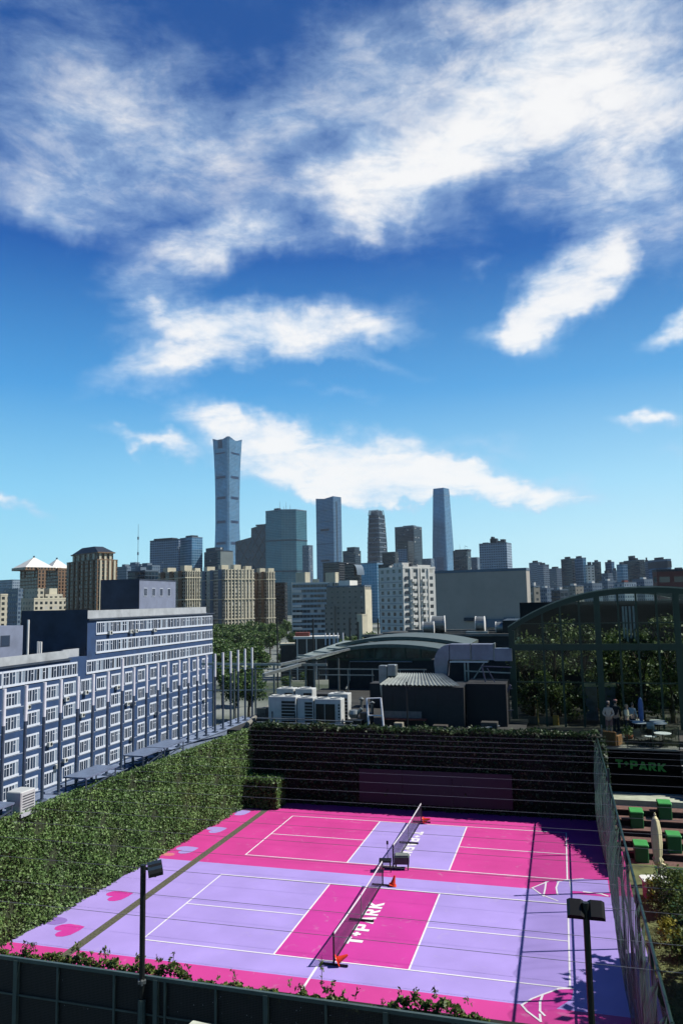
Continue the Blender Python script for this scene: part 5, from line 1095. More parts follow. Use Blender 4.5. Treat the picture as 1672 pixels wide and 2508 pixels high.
    for z, r, yo in ((1.60, .078, .05), (1.66, .098, .02), (1.71, .098, .012), (1.755, .07, .008), (1.775, .02, .005)):
        hr.append([(r*.86*k*math.cos(a*PI/8), (yo+r*math.sin(a*PI/8)*(1 if math.sin(a*PI/8) > 0 else .75 if z > 1.69 else .1))*k, z*k) for a in range(16)])
    hm.loft(hr).build('hair', hair, t, smooth=True)
    if hat:
        MB().lathe([(.098*k, 1.70*k), (.1*k, 1.74*k), (.07*k, 1.79*k), (.01*k, 1.80*k)], n=16).build('cap', hat, t, smooth=True)
    for s in (-1, 1): MB().cbox(s*.115*k-.05*k, s*.115*k+.05*k, -.2*k, .07*k, 0, .075*k, .02*k).build('shoe', M_white if hat else M_dark, t)
    return t
C_ = lambda n, *c: pm(n, s2l(*c), .85, var=.1, scale=9)
person((15.95, 22.4, 3.05), PI*.97, 1.95, C_('cloth_tan', 232, 196, 172), C_('cloth_rose', 150, 108, 100), pm('hair_brown', s2l(74, 52, 40), .6), 'person in a tan jacket and grey cap seen from behind, hands behind the back', 1, hat=C_('cap_grey', 140, 128, 118), bare_legs=True)
person((16.38, 23.15, 3.05), PI*.9, 1.95, C_('cloth_black', 30, 30, 32), C_('cloth_dark', 34, 36, 44), pm('hair_black', s2l(22, 20, 20), .5), 'person in black with a pink cap beside the one in the tan jacket', 0, hat=C_('cap_pink', 196, 132, 126))
person((16.95, 22.9, 3.05), PI*.35, 1.76, C_('cloth_cream', 240, 220, 184), C_('cloth_charcoal', 52, 50, 50), pm('hair_fair', s2l(176, 146, 100), .6), 'fair haired person in a cream top turned sideways on the terrace', 2)
person((17.32, 23.75, 3.05), PI*.8, 1.74, C_('cloth_check', 206, 210, 204), C_('cloth_navy', 38, 44, 62), pm('hair_black', s2l(22, 20, 20), .5), 'person in a white checked shirt standing behind by the white tables', 0)
person((8.75, 21.9, ZR), PI*.05, 1.72, C_('cloth_white', 214, 216, 216), C_('cloth_dark', 34, 36, 44), pm('hair_black', s2l(22, 20, 20), .5), 'person in a white shirt in the dark gap beside the metal shed', 0)

# ================================================================== THE CITY
def solve_plan(xl, xs, xr, D, a, dep=None):
    yh = 1478
    c = ond((xs, yh), D); dl, dr = ray(xl, yh), ray(xr, yh)
    tL, tR = np.array([-math.cos(a), math.sin(a)]), np.array([math.sin(a), math.cos(a)])
    def hit(d, t):
        M = np.array([[d[0], -t[0]], [d[1], -t[1]]]); s, l = np.linalg.solve(M, c[:2]-CAM[:2]); return l
    w = hit(dl, tL) if xs-xl > .5 else dep; q = hit(dr, tR) if xr-xs > .5 else dep
    return c, max(4, w if w else dep), max(4, q if q else dep)
def tower(name, label, pxs, ytop, D, a, mats, dep=20, cat='building', group=None, z0=ZG, roof=True):
    """pxs: left edge, near corner, right edge in the photograph; D metres away; a = turn of the plan.
       local frame: corner at origin, x<0 along the left face, y>0 along the right face, z up from the street"""
    xl, xs, xr = pxs; a = math.radians(a)
    c, w, q = solve_plan(xl, xs, xr, D, a, dep); zt = ond((xs, ytop), D)[2]
    t = thing(name, label, cat, (c[0], c[1], z0), -a, group); H = zt-z0
    mats = mats if isinstance(mats, (list, tuple)) else [mats]
    MB().box(-w, 0, 0, q, 0, H).build('wall', mats[0], t)
    if roof:
        p = MB(); e = max(.25, w*.01)
        for (x0, x1, y0, y1) in ((-w-.1, .1, -.1, e), (-w-.1, .1, q-e, q+.1), (-w-.1, -w+e, e, q-e), (-e, .1, e, q-e)): p.box(x0, x1, y0, y1, H, H+max(.8, H*.012))
        p.build('parapet', mats[-1], t)
    t['w'] = 0; del t['w']
    return t, w, q, H
def roofbox(t, x0, x1, y0, y1, H, h, mat, name='roof_house'): return MB().box(x0, x1, y0, y1, H, H+h).build(name, mat, t)
def antenna(t, x, y, z, h, r=.25): MB().tube((x, y, z), (x, y, z+h), r, 6, r*.4).build('antenna', M_grey, t)
def X(z, *pts): return [z(*p)[0] for p in pts]
# facades
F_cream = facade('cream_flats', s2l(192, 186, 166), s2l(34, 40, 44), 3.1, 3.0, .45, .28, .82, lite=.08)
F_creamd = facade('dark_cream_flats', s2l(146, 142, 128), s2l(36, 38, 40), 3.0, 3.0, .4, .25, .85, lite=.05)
F_brown = facade('brown_stone', s2l(124, 96, 70), s2l(30, 28, 28), 3.2, 3.3, .5, .2, .9, lite=.04)
F_bluegrid = facade('blue_grid', s2l(128, 146, 166), s2l(34, 66, 104), 4.0, 4.0, .22, .2, .9, gmetal=.3, lite=.03)
F_glassb = facade('blue_curtain', s2l(120, 150, 172), s2l(54, 100, 140), 3.0, 4.2, .1, .16, .98, grough=.14, gmetal=.45, wmetal=.3, gvar=.18, lite=0)
F_glassc = facade('pale_blue_curtain', s2l(140, 172, 196), s2l(80, 134, 172), 4.5, 4.2, .08, .14, .98, grough=.14, gmetal=.45, wmetal=.3, gvar=.14, lite=0)
F_glasst = facade('teal_curtain', s2l(84, 126, 138), s2l(54, 108, 128), 5.0, 4.0, .05, .18, .98, grough=.14, gmetal=.4, wmetal=.3, gvar=.14, lite=0)
F_leaf = facade('leaning_skin', s2l(32, 72, 92), s2l(20, 56, 78), 6, 4.2, .1, .12, .95, grough=.2, gmetal=.3, gvar=.25, lite=0)
F_glassd = facade('dark_curtain', s2l(20, 52, 72), s2l(10, 38, 58), 4.0, 4.0, .12, .2, .95, grough=.12, gmetal=.3, gvar=.4, lite=.03)
F_black = facade('black_block', s2l(14, 28, 40), s2l(8, 20, 30), 4.0, 3.6, .15, .3, .9, grough=.15, gvar=.4, lite=.02)
F_greyflat = facade('grey_flats', s2l(134, 132, 122), s2l(54, 58, 60), 4.2, 3.3, .62, .35, .75, lite=.05)
F_white = facade('white_flats', s2l(206, 208, 204), s2l(60, 66, 72), 4.4, 3.1, .55, .3, .78, lite=.08)
F_band = facade('banded_office', s2l(158, 182, 196), s2l(34, 50, 60), 2.4, 3.4, .06, .38, .95, gvar=.5, lite=.10)
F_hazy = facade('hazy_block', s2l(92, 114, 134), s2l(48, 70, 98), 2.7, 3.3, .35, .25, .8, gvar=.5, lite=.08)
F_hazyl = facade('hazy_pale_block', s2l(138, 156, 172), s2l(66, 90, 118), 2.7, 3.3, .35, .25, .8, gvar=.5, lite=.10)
F_whitegrid = facade('white_grid', s2l(140, 160, 180), s2l(40, 62, 94), 3.8, 4.0, .36, .28, .86, gmetal=.2, lite=.02)
F_red = facade('red_brick_block', s2l(92, 46, 42), s2l(60, 66, 66), 5.2, 4.0, .3, .3, .82, lite=.2)
M_creamw = pm('cream_stone', s2l(208, 202, 178), .8, var=.1, scale=.2); M_brownw = pm('brown_trim', s2l(120, 96, 72), .8, var=.15, scale=.2)
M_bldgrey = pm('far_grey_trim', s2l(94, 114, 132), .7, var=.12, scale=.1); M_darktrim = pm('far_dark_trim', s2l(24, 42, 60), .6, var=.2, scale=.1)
M_whitet = pm('far_white_trim', s2l(222, 222, 216), .7, var=.06, scale=.2)
def piers(t, H, x0, x1, y0, y1, n, face, mat, d=.5, w=.6, zb=0, name='pier'):
    """projecting piers on one face: each its own part"""
    for k in range(n):
        f = (k+.5)/n
        if face == 'L': x = x0+(x1-x0)*f; MB().box(x-w/2, x+w/2, -d, 0, zb, H).build(name, mat, t)
        else: y = y0+(y1-y0)*f; MB().box(0, d, y-w/2, y+w/2, zb, H).build(name, mat, t)

# -- twin brown towers with white pyramids
def pyramid_tower(pxs, ytop, apex, base, D, label):
    t, w, q, H = tower('pyramid_tower', label, pxs, ytop, D, 28, [F_brown, M_brownw], group='brown towers with white pyramid roofs')
    zb, za_z = ond((pxs[1], base), D)[2]-ZG, ond((pxs[1], apex), D)[2]-ZG; cx, cy = -w*.45, q*.45; r = w*.36
    MB().box(cx-r*1.05, cx+r*1.05, cy-r*1.05, cy+r*1.05, H, zb).build('roof_house', F_brown, t)
    MB().add([(cx-r, cy-r, zb), (cx+r, cy-r, zb), (cx+r, cy+r, zb), (cx-r, cy+r, zb), (cx, cy, za_z)], [(0, 1, 4), (1, 2, 4), (2, 3, 4), (3, 0, 4), (3, 2, 1, 0)]).build('pyramid_roof', M_whitet, t)
    MB().box(cx-.6, cx+.6, cy-.6, cy+.6, za_z-.7, za_z+1.2).build('roof_lantern', M_darktrim, t)
    for x in (-w*.95, -w*.75, -w*.2, -w*.05): MB().box(x-1.2, x+1.2, -.6, 3, H-6, H+2.2).build('corner_turret', F_brown, t)
pyramid_tower((48, 92, 112), 1396, 1362, 1389, 760, 'left of two brown stone towers with a white pyramid roof')
pyramid_tower((111, 142, 163), 1396, 1367, 1391, 800, 'right of two brown stone towers with a white pyramid roof')
t, w, q, H = tower('stepped_flats', 'low cream stepped block of flats in bright sun below the twin pyramid towers', (52, 84, 161), 1468, 480, 22, [F_cream, M_creamw])
roofbox(t, -w, 0, q*.1, q*.3, H, 6.5, F_cream); roofbox(t, -w*.9, 0, q*.35, q*.9, H, 3.0, F_cream); roofbox(t, -w*.5, -1, q*.5, q*.75, H+3, 3.4, M_creamw)
tower('far_block', 'sliver of a cream block at the left edge of the skyline', (-20, 2, 9), 1458, 470, 25, [F_cream, M_creamw]); tower('far_block', 'dark hazy block low behind the twin pyramid towers at the left edge', (9, 44, 56), 1444, 620, 20, [F_hazy, M_bldgrey])
t, w, q, H = tower('far_block', 'pale bluish block at the left edge of the skyline behind the dark hazy block', (-25, 30, 62), 1421, 1000, 20, [F_hazyl, M_bldgrey])
# -- big brown tower with crown
t, w, q, H = tower('crowned_tower', 'tall brown stone tower with a setback crown and hipped dark roof', (162, 237, 287), 1372, 640, 30, [F_brown, M_brownw])
for s0, s1, n_, f_ in ((-w*.97, -w*.03, 6, 'L'),): piers(t, H, s0, s1, 0, 0, n_, f_, M_brownw, .8, 1.6)
piers(t, H, 0, 0, q*.05, q*.95, 4, 'R', M_creamw, .8, 1.6)
zc_, zr_ = ond((237, 1351), 640)[2]-ZG, ond((237, 1335), 640)[2]-ZG
MB().box(-w*.86, -w*.05, q*.08, q*.86, H, zc_-1).build('crown', F_brown, t); MB().box(-w*.9, -w*.01, q*.04, q*.9, zc_-1, zc_).build('cornice', M_brownw, t)
MB().loft([[(-w*.88, q*.06, zc_), (-w*.03, q*.06, zc_), (-w*.03, q*.88, zc_), (-w*.88, q*.88, zc_)], [(-w*.66, q*.26, zr_), (-w*.26, q*.26, zr_), (-w*.26, q*.68, zr_), (-w*.66, q*.68, zr_)]]).build('hipped_roof', M_darktrim, t)
for k in range(5): x = -w*(.8-.165*k); MB().box(x-.9, x+.9, q*.08-.9, q*.08, H, zc_-1).build('crown_column', M_creamw, t)
for k in range(3): y = q*(.2+.25*k); MB().box(-w*.05, -w*.05+.9, y-.9, y+.9, H, zc_-1).build('crown_column', M_creamw, t)
# -- mast
pmst = ond((337, 1475), 850); ztop = ond((337, 1284), 850)[2]
t = thing('radio_mast', 'thin tall radio mast standing above the low roofs left of the twin offices', 'mast', (pmst[0], pmst[1], ZG))
MB().tube((0, 0, 0), (0, 0, ztop-ZG), .55, 6, .18).build('mast_pole', M_bldgrey, t)
for f in (.62, .72, .86): MB().tube((0, 0, (ztop-ZG)*f), (0, 0, (ztop-ZG)*f+3), .9, 8).build('antenna_ring', M_bldgrey, t)
# -- twin offices
t, w, q, H = tower('glass_office', 'dark blue gridded office slab, left one of a joined pair', (366, 437, 441), 1322, 1300, 12, [F_bluegrid, M_darktrim], dep=30); roofbox(t, -w*.95, -w*.3, 6, 20, H, 5, M_darktrim)
t, w, q, H = tower('glass_office', 'lighter glass office slab, right one of a joined pair', (440, 470, 496), 1317, 1290, 30, [F_glassc, M_bldgrey]); roofbox(t, -w*.7, -w*.2, q*.2, q*.8, H, 5, M_darktrim)
# -- hazy low rise behind the brown tower
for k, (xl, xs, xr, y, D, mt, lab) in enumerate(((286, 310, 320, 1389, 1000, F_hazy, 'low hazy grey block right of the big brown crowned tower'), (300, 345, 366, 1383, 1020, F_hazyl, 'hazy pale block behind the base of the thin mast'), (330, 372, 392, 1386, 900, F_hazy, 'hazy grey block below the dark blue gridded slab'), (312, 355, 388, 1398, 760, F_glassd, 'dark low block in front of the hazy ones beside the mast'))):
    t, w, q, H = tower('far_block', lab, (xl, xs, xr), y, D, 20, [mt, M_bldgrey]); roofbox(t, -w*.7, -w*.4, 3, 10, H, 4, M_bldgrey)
# -- cream residential towers
def flats(label, pxs, ytop, D, a, wallf, dark, boxes, nL=3, nR=6):
    t, w, q, H = tower('flats_tower', label, pxs, ytop, D, a, [wallf, M_creamw], group='cream towers of flats')
    piers(t, H+1, -w*.98, -w*.02, 0, 0, nL, 'L', dark, .9, w/nL*.35); piers(t, H+1, 0, 0, q*.02, q*.98, nR, 'R', M_creamw, .7, q/nR*.22)  # left piers darker, right ones cream: shade side put into colour
    for k in range(int(H//18)): MB().box(-w-.3, .9, -1.0, q+.3, (k+1)*18-.5, (k+1)*18+.2).build('string_course', M_creamw, t)
    for (fx, fy, s, h) in boxes: roofbox(t, -w*fx-s, -w*fx+s, q*fy-s, q*fy+s, H, h, M_creamw)
    return t, w, q, H
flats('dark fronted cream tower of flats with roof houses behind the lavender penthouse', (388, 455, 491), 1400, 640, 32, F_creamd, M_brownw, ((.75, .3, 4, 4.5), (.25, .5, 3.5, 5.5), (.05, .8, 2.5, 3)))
flats('sunlit cream tower of flats with a wide bright side, right of the blue office block', (490, 552, 623), 1396, 700, 40, F_cream, M_bldgrey, ((.85, .2, 4, 5), (.4, .3, 3.5, 5.5), (.1, .45, 3.5, 5), (.1, .85, 3, 4)), 3, 8)
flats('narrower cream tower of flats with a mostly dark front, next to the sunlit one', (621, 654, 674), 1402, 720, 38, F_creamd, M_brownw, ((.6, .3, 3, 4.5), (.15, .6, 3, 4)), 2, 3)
# -- dark glass block below the tallest tower
t, w, q, H = tower('dark_office', 'dark glass block with a pale right flank below the tallest curved tower', (500, 540, 571), 1350, 1250, 36, [F_glassd, M_darktrim]); roofbox(t, -w, -w*.4, 3, 18, H, 8, F_glassd)
MB().box(.02, .5, 0, q, 0, H-.5).build('lit_grey_flank', pm('flank_lit_grey', s2l(120, 132, 132), .7, var=.1, scale=.1), t)  # lit look of the right side put into a paler grey sheet
# -- tallest tower: waisted profile
def curved_tower():
    D = 2450; c = ond((557.5, 1478), D); s = 1/FPX*math.hypot(*(c[:2]-CAM[:2]))
    t = thing('waisted_tower', 'tallest skyscraper of the skyline, slim waisted blue glass tower flaring at its top', 'skyscraper', (c[0], c[1], ZG), -math.radians(17))
    prof = []
    for yp, half in ((1083, 29.0), (1095, 28.4), (1120, 27.0), (1160, 25.4), (1220, 24.2), (1290, 24.0), (1350, 25.6), (1478, 31.0), (1495, 32)):
        prof.append((ond((557, yp), D)[2]-ZG, half*s))
    def ring(z, h, ch=.16):
        h *= .93; k = h*ch
        return [(-h+k, -h, z), (h-k, -h, z), (h, -h+k, z), (h, h-k, z), (h-k, h, z), (-h+k, h, z), (-h, h-k, z), (-h, -h+k, z)]
    zs = np.linspace(prof[-1][0], prof[0][0], 30); pr = sorted(prof); hs = np.interp(zs, [p[0] for p in pr], [p[1] for p in pr])
    MB().loft([ring(z, h) for z, h in zip(zs, hs)]).build('shaft', F_glassc, t)
    zt, ht = zs[-1], hs[-1]*.93
    # crown: the corner tips rise above the middle of each side
    cr = MB()
    for sx, sy in ((-1, -1), (1, -1), (1, 1), (-1, 1)):
        cr.add([(sx*ht, sy*ht*.84, zt), (sx*ht*.84, sy*ht, zt), (sx*ht*.1, sy*ht, zt), (sx*ht, sy*ht*.1, zt), (sx*ht*1.02, sy*ht*.86, zt+9), (sx*ht*.86, sy*ht*1.02, zt+9), (sx*ht*.6, sy*ht*.6, zt)],
               [(0, 1, 5, 4), (1, 2, 5), (3, 0, 4), (2, 6, 4, 5), (3, 4, 6)])
    cr.build('crown', F_glassb, t)
    for yp, hh in ((1172, 4), (1222, 4), (1280, 4), (1332, 4), (1114, 2.5)):
        z = ond((557, yp), D)[2]-ZG; h = float(np.interp(z, zs, hs))
        r0, r1_ = ring(z-hh, h+.5), ring(z+hh, h+.5)
        MB().add([(-h*.55, -h*.93-.6, z-hh), (h*.55, -h*.93-.6, z-hh), (h*.55, -h*.93-.6, z+hh), (-h*.55, -h*.93-.6, z+hh), (-h*.55, -h*.93+2, z-hh), (h*.55, -h*.93+2, z-hh), (h*.55, -h*.93+2, z+hh), (-h*.55, -h*.93+2, z+hh)], [(0, 1, 2, 3), (4, 7, 6, 5), (0, 4, 5, 1), (3, 2, 6, 7), (0, 3, 7, 4), (1, 5, 6, 2)]).build('service_band', pm('band_blue', s2l(40, 62, 96), .4, .3), t)
        MB().box(h*.93-2, h*.93+.6, -h*.55, h*.55, z-hh, z+hh).build('service_band', pm('band_blue', s2l(40, 62, 96), .4, .3), t)
    h = hs[-1]*.93; MB().box(-h*.25, h*.25, -h-.5, -h+1.5, zt-26, zt+3).build('crown_recess', pm('recess_blue', s2l(44, 64, 92), .4, .3), t)
curved_tower()
# -- leaning dark diagrid pair
def diagrid(label, pxs, yl, yr, D, a, roofslab=False):
    xl, xs, xr = pxs; ar = math.radians(a); c, w, q = solve_plan(xl, xs, xr, D, ar, 40)
    t = thing('leaning_tower', label, 'building', (c[0], c[1], ZG), -ar, 'dark leaning towers with a lattice of diagonals')
    zl, zr = ond((xl, yl), D)[2]-ZG, ond((xs, yr), D)[2]-ZG
    MB().add([(-w, 0, 0), (0, 0, 0), (0, q, 0), (-w, q, 0), (-w, 0, zl), (0, 0, zr), (0, q, zr), (-w, q, zl)], [(0, 3, 2, 1), (4, 5, 6, 7), (0, 1, 5, 4), (1, 2, 6, 5), (2, 3, 7, 6), (3, 0, 4, 7)]).build('wall', F_leaf, t)
    n = max(2, round(w/22)); st = w/n; mb = MB(); md = pm('diagrid_dark', s2l(16, 26, 36), .5)
    topz = lambda x: zl+(zr-zl)*(x+w)/w
    for sgn in (-1, 1):
        for k in range(-12, n+12):
            pts = []
            for m_ in np.linspace(0, 1, 60):
                z = m_*max(zl, zr); x = -w+(k+sgn*z/(st*1.5))*st
                if -w <= x <= 0 and z <= topz(x): pts.append((x, -.5, z))
            if len(pts) > 2: MB().bar(pts[0], pts[-1], 1.0, 1.6).build('diagonal', md, t)
    MB().bar((-w, .5, zl), (0, .5, zr), 1.5, 3).build('coping', M_darktrim, t)
    if roofslab: MB().box(-w*.75, -w*.05, 5, q*.6, (zl+zr)/2+2, (zl+zr)/2+6).build('roof_slab', M_darktrim, t)
diagrid('lower of two dark leaning glass blocks crossed by diagonals, left', (577, 617, 622), 1326, 1317, 2050, 12); diagrid('taller of two dark leaning glass blocks crossed by diagonals, right', (616, 652, 656), 1293, 1284, 2000, 12, True)
# -- teal octagonal tower
t, w, q, H = tower('octagonal_tower', 'broad teal glass tower with two dark belts and roof aerials', (652, 691, 742), 1250, 1800, 20, [F_glasst, M_darktrim], roof=False)
bpy.data.objects.remove([k for k in t.children if k.name.startswith('wall')][0])
def octo(w, q, z, e=0): return [(-w-e, -e, z), (-w*.0-e*.0, -e, z), (w*.55+e, q*.35, z), (w*.55+e, q+e, z), (-w*.55, q*1.3+e, z), (-w-e, q*.9+e, z)]
MB().loft([octo(w, q*.8, 0), octo(w, q*.8, H)]).build('wall', F_glasst, t)
for yp, hh in ((1323, 3), (1399, 3)):
    z = ond((691, yp), 1800)[2]-ZG; MB().loft([octo(w, q*.8, z-hh/2, .6), octo(w, q*.8, z+hh/2, .6)]).build('dark_belt', M_darktrim, t)
MB().loft([octo(w, q*.8, H, .3), octo(w, q*.8, H+2.5, .3)]).build('parapet', M_bldgrey, t); roofbox(t, -w*.6, -w*.3, 8, 16, H+2.5, 5, M_darktrim)
for x, h in ((-w*.35, 24), (w*.05, 20), (w*.3, 12), (-w*.1, 10)): antenna(t, x, 15, H+2, h, .5)
# -- others in the centre
t, w, q, H = tower('slim_tower', 'slim grey tower half hidden right of the broad teal tower', (742, 758, 768), 1337, 1700, 30, [F_hazy, M_bldgrey])
t, w, q, H = tower('crease_tower', 'tall blue glass tower with a notched top in the centre of the skyline', (777, 820, 840), 1220, 2200, 24, [F_glassb, M_bldgrey], roof=False)
MB().add([(-w, 0, H), (-w, q, H), (-w, 0, H+5), (-w*.3, 0, H-.1), (-w*.3, q, H-.1), (-w, q, H+5)], [(0, 3, 2), (1, 5, 4), (2, 3, 4, 5), (0, 2, 5, 1)]).build('crown', F_glassb, t)
MB().add([(0, 0, H), (0, q, H), (0, 0, H+6), (-w*.7, 0, H-.1), (-w*.7, q, H-.1), (0, q, H+6)], [(0, 2, 3), (1, 4, 5), (2, 5, 4, 3), (0, 1, 5, 2)]).build('crown', F_glassb, t)
for yp, hh, x0, x1 in ((1296, 3.2, -w*.75, -w*.25), (1372, 2.6, -w*.75, -w*.25)): z = ond((820, yp), 2200)[2]-ZG; MB().box(x0, x1, -.8, 1, z-hh, z+hh).build('service_band', M_darktrim, t)
MB().box(.02, .8, q*.36, q*.44, 20, H-8).build('vertical_slot', M_darktrim, t)
for k in range(9): MB().box(-w, .5, -.5, .0, H*(k+1)/10-.5, H*(k+1)/10+.5).build('storey_line', M_darktrim, t)
t, w, q, H = tower('stepped_office', 'dark stepped office block right of the tall notched tower', (841, 872, 886), 1350, 1500, 20, [F_glassd, M_darktrim], dep=30); roofbox(t, -w*.75, -w*.15, 4, 22, H, 9, F_glassd)
t, w, q, H = tower('dark_office', 'very dark low glass block at the foot of the notched tower', (792, 832, 868), 1378, 1150, 20, [F_black, M_darktrim])
t, w, q, H = tower('dark_office', 'dark block with a rounded pale shoulder at the foot of the notched tower', (845, 868, 886), 1382, 1000, 20, [F_black, M_darktrim])
rgs = []
for k in range(8): a_ = k/7*PI/2; rgs.append([(-1+6*math.sin(a_)*1.0, 0, H-14*(1-math.cos(a_))), (-1+6*math.sin(a_), q, H-14*(1-math.cos(a_)))])
MB().grid(rgs).build('rounded_shoulder', M_bldgrey, t)
t, w, q, H = tower('pale_slab', 'pale blue glass slab in front of the ringed tower', (884, 925, 940), 1379, 1100, 16, [F_glassc, M_bldgrey], dep=25)
# -- ringed tapering tower
def ringed():
    D = 2300; c = ond((927, 1478), D); s = math.hypot(*(c[:2]-CAM[:2]))/FPX
    t = thing('ringed_tower', 'tapering banded tower with an open slatted crown left of the dark brown pair', 'skyscraper', (c[0], c[1], ZG), -math.radians(20))
    zz = [(ond((927, y), D)[2]-ZG, h*s) for y, h in ((1495, 23), (1385, 21.5), (1330, 20.5), (1272, 17.5), (1262, 17), (1250, 16.2))]
    sq = lambda z, h: [(-h*.86, -h*.8, z), (-h*.6, -h, z), (h*.6, -h, z), (h*.86, -h*.8, z), (h*.86, h*.8, z), (-h*.86, h*.8, z)]
    MB().loft([sq(*p) for p in zz[:5]]).build('shaft', F_glassd, t)
    for k in range(18):
        z = 30+(zz[4][0]-30)*k/18; h = float(np.interp(z, [p[0] for p in zz], [p[1] for p in zz]))
        MB().loft([sq(z, h+.8), sq(z+3.5, h+.75)]).build('ring_band', M_bldgrey, t)
    for k in range(9):
        x = (-.8+.2*k)*zz[4][1]; MB().bar((x, -zz[4][1]*.95, zz[4][0]-2), (x*.9, -zz[5][1]*.85, zz[5][0]), 1.6).build('crown_slat', M_bldgrey, t)
    MB().loft([sq(zz[4][0], zz[4][1]*.8), sq(zz[5][0]-2, zz[5][1]*.75)]).build('crown', F_glassd, t)
    for k in range(4):
        y = (-.7+.45*k)*zz[4][1]; MB().bar((zz[4][1]*.86, y, zz[4][0]-2), (zz[5][1]*.8, y*.9, zz[5][0]), 1.6).build('crown_slat', M_bldgrey, t)
ringed()
t, w, q, H = tower('dark_tower', 'dark bronze glass tower standing behind a shorter black one', (971, 1018, 1038), 1290, 2000, 18, [F_glassd, M_bldgrey]); roofbox(t, -w*.62, -w*.1, 6, 24, H, 5, F_glassd)
t, w, q, H = tower('black_tower', 'shorter black tower with a lighter gridded face in front of the bronze one', (976, 1003, 1017), 1326, 1650, 18, [F_black, M_darktrim]); MB().box(-w*.98, -w*.12, -.6, -.02, 0, H-16).build('gridded_face', F_bluegrid, t)
t, w, q, H = tower('black_block', 'low black block left of the bronze tower', (938, 970, 978), 1353, 1450, 14, [F_black, M_darktrim], dep=30); tower('black_block', 'lower black block in front, just left of the white flats roof', (928, 962, 976), 1383, 900, 14, [F_black, M_darktrim], dep=25)
t, w, q, H = tower('far_block', 'small grey far block between the bronze tower and the tapering blue tower', (1036, 1058, 1066), 1369, 2000, 18, [F_hazy, M_bldgrey], dep=30)
# -- tapering blue tower on the right
def taper():
    D = 2420; c = ond((1089, 1478), D); s = math.hypot(*(c[:2]-CAM[:2]))/FPX
    t = thing('tapering_tower', 'second tallest tower, smooth tapering blue glass shaft with a flat top on the right', 'skyscraper', (c[0], c[1], ZG), -math.radians(20))
    zz = [(ond((1089, y), D)[2]-ZG, h*s) for y, h in ((1495, 27), (1400, 25.4), (1320, 23.0), (1250, 20.4), (1205, 18.6), (1197, 17.8))]
    sq = lambda z, h: [(-h*.82, -h*.74, z), (-h*.74, -h*.82, z), (h*.74, -h*.82, z), (h*.82, -h*.74, z), (h*.82, h*.74, z), (h*.74, h*.82, z), (-h*.74, h*.82, z), (-h*.82, h*.74, z)]
    MB().loft([sq(*p) for p in zz]).build('shaft', F_glassc, t)
    MB().loft([sq(zz[4][0]-14, zz[4][1]+1.0), sq(zz[4][0]-12, zz[4][1]+1.0)]).build('crown_line', M_bldgrey, t)
    h0, h1 = zz[1][1], zz[2][1]; MB().loft([[(-h0*.3, -h0*.82-1.2, 30), (h0*.45, -h0*.82-1.2, 30), (h0*.45, -h0*.82+1, 30), (-h0*.3, -h0*.82+1, 30)], [(-h0*.3, -h1*.82-2.2, zz[1][0]+45), (h0*.45, -h1*.82-2.2, zz[1][0]+45), (h0*.45, -h1*.82, zz[1][0]+45), (-h0*.3, -h1*.82, zz[1][0]+45)]]).build('podium_face', F_glassb, t)
taper()
t, w, q, H = tower('dark_office', 'dark block with roof cranes right of the tapering blue tower', (1113, 1148, 1157), 1349, 1700, 14, [F_glassd, M_darktrim], dep=30); MB().box(-w*.9, 2, 3, 20, H, H+4).build('roof_slab', M_darktrim, t); antenna(t, -w*.6, 8, H, 16, .5); antenna(t, -w*.25, 8, H, 12, .5); MB().bar((-w*.25, 8, H+12), (-w*.05, 8, H+9), .7).build('crane_jib', M_darktrim, t)
tower('far_block', 'small grey block between the crane roofed block and the white gridded office', (1156, 1172, 1180), 1366, 1800, 16, [F_hazy, M_bldgrey], dep=30)
t, w, q, H = tower('grid_office', 'blue office with a white grid and cluttered roof above the blank grey wall', (1178, 1246, 1258), 1330, 1250, 12, [F_whitegrid, M_bldgrey], dep=40)
for x0, x1, h in ((-w*.62, -w*.38, 9), (-w*.58, -w*.5, 12), (-w*.25, -w*.1, 7), (-w*.35, -w*.3, 5), (-w*.9, -w*.7, 3)): roofbox(t, x0, x1, 4, 14, H, h, M_darktrim)
# -- blank grey wall
t, w, q, H = tower('blank_warehouse', 'huge windowless grey wall of a plain box building behind the roof ventilators', (1067, 1291, 1296), 1397, 230, 12, [pm('blank_grey_wall', s2l(168, 164, 156), .85, var=.07, scale=.08, stain=.12), M_bldgrey], dep=28)
for k in range(3): MB().box(-w*(.47-.04*k), -w*(.45-.04*k), -.5, -.02, H-17.5, H-16.9).build('wall_vent', M_darktrim, t)
MB().box(-w*.68, -w*.54, -.8, -.02, H-14.6, H-13.6).build('canopy', M_darktrim, t); MB().box(-w*.45, -.5, -.7, -.02, H-16.5, H-14).build('service_duct', M_bldgrey, t); MB().box(-w*.25, -w*.13, -.9, -.71, H-16.3, H-13.6).build('service_box', M_bldgrey, t)
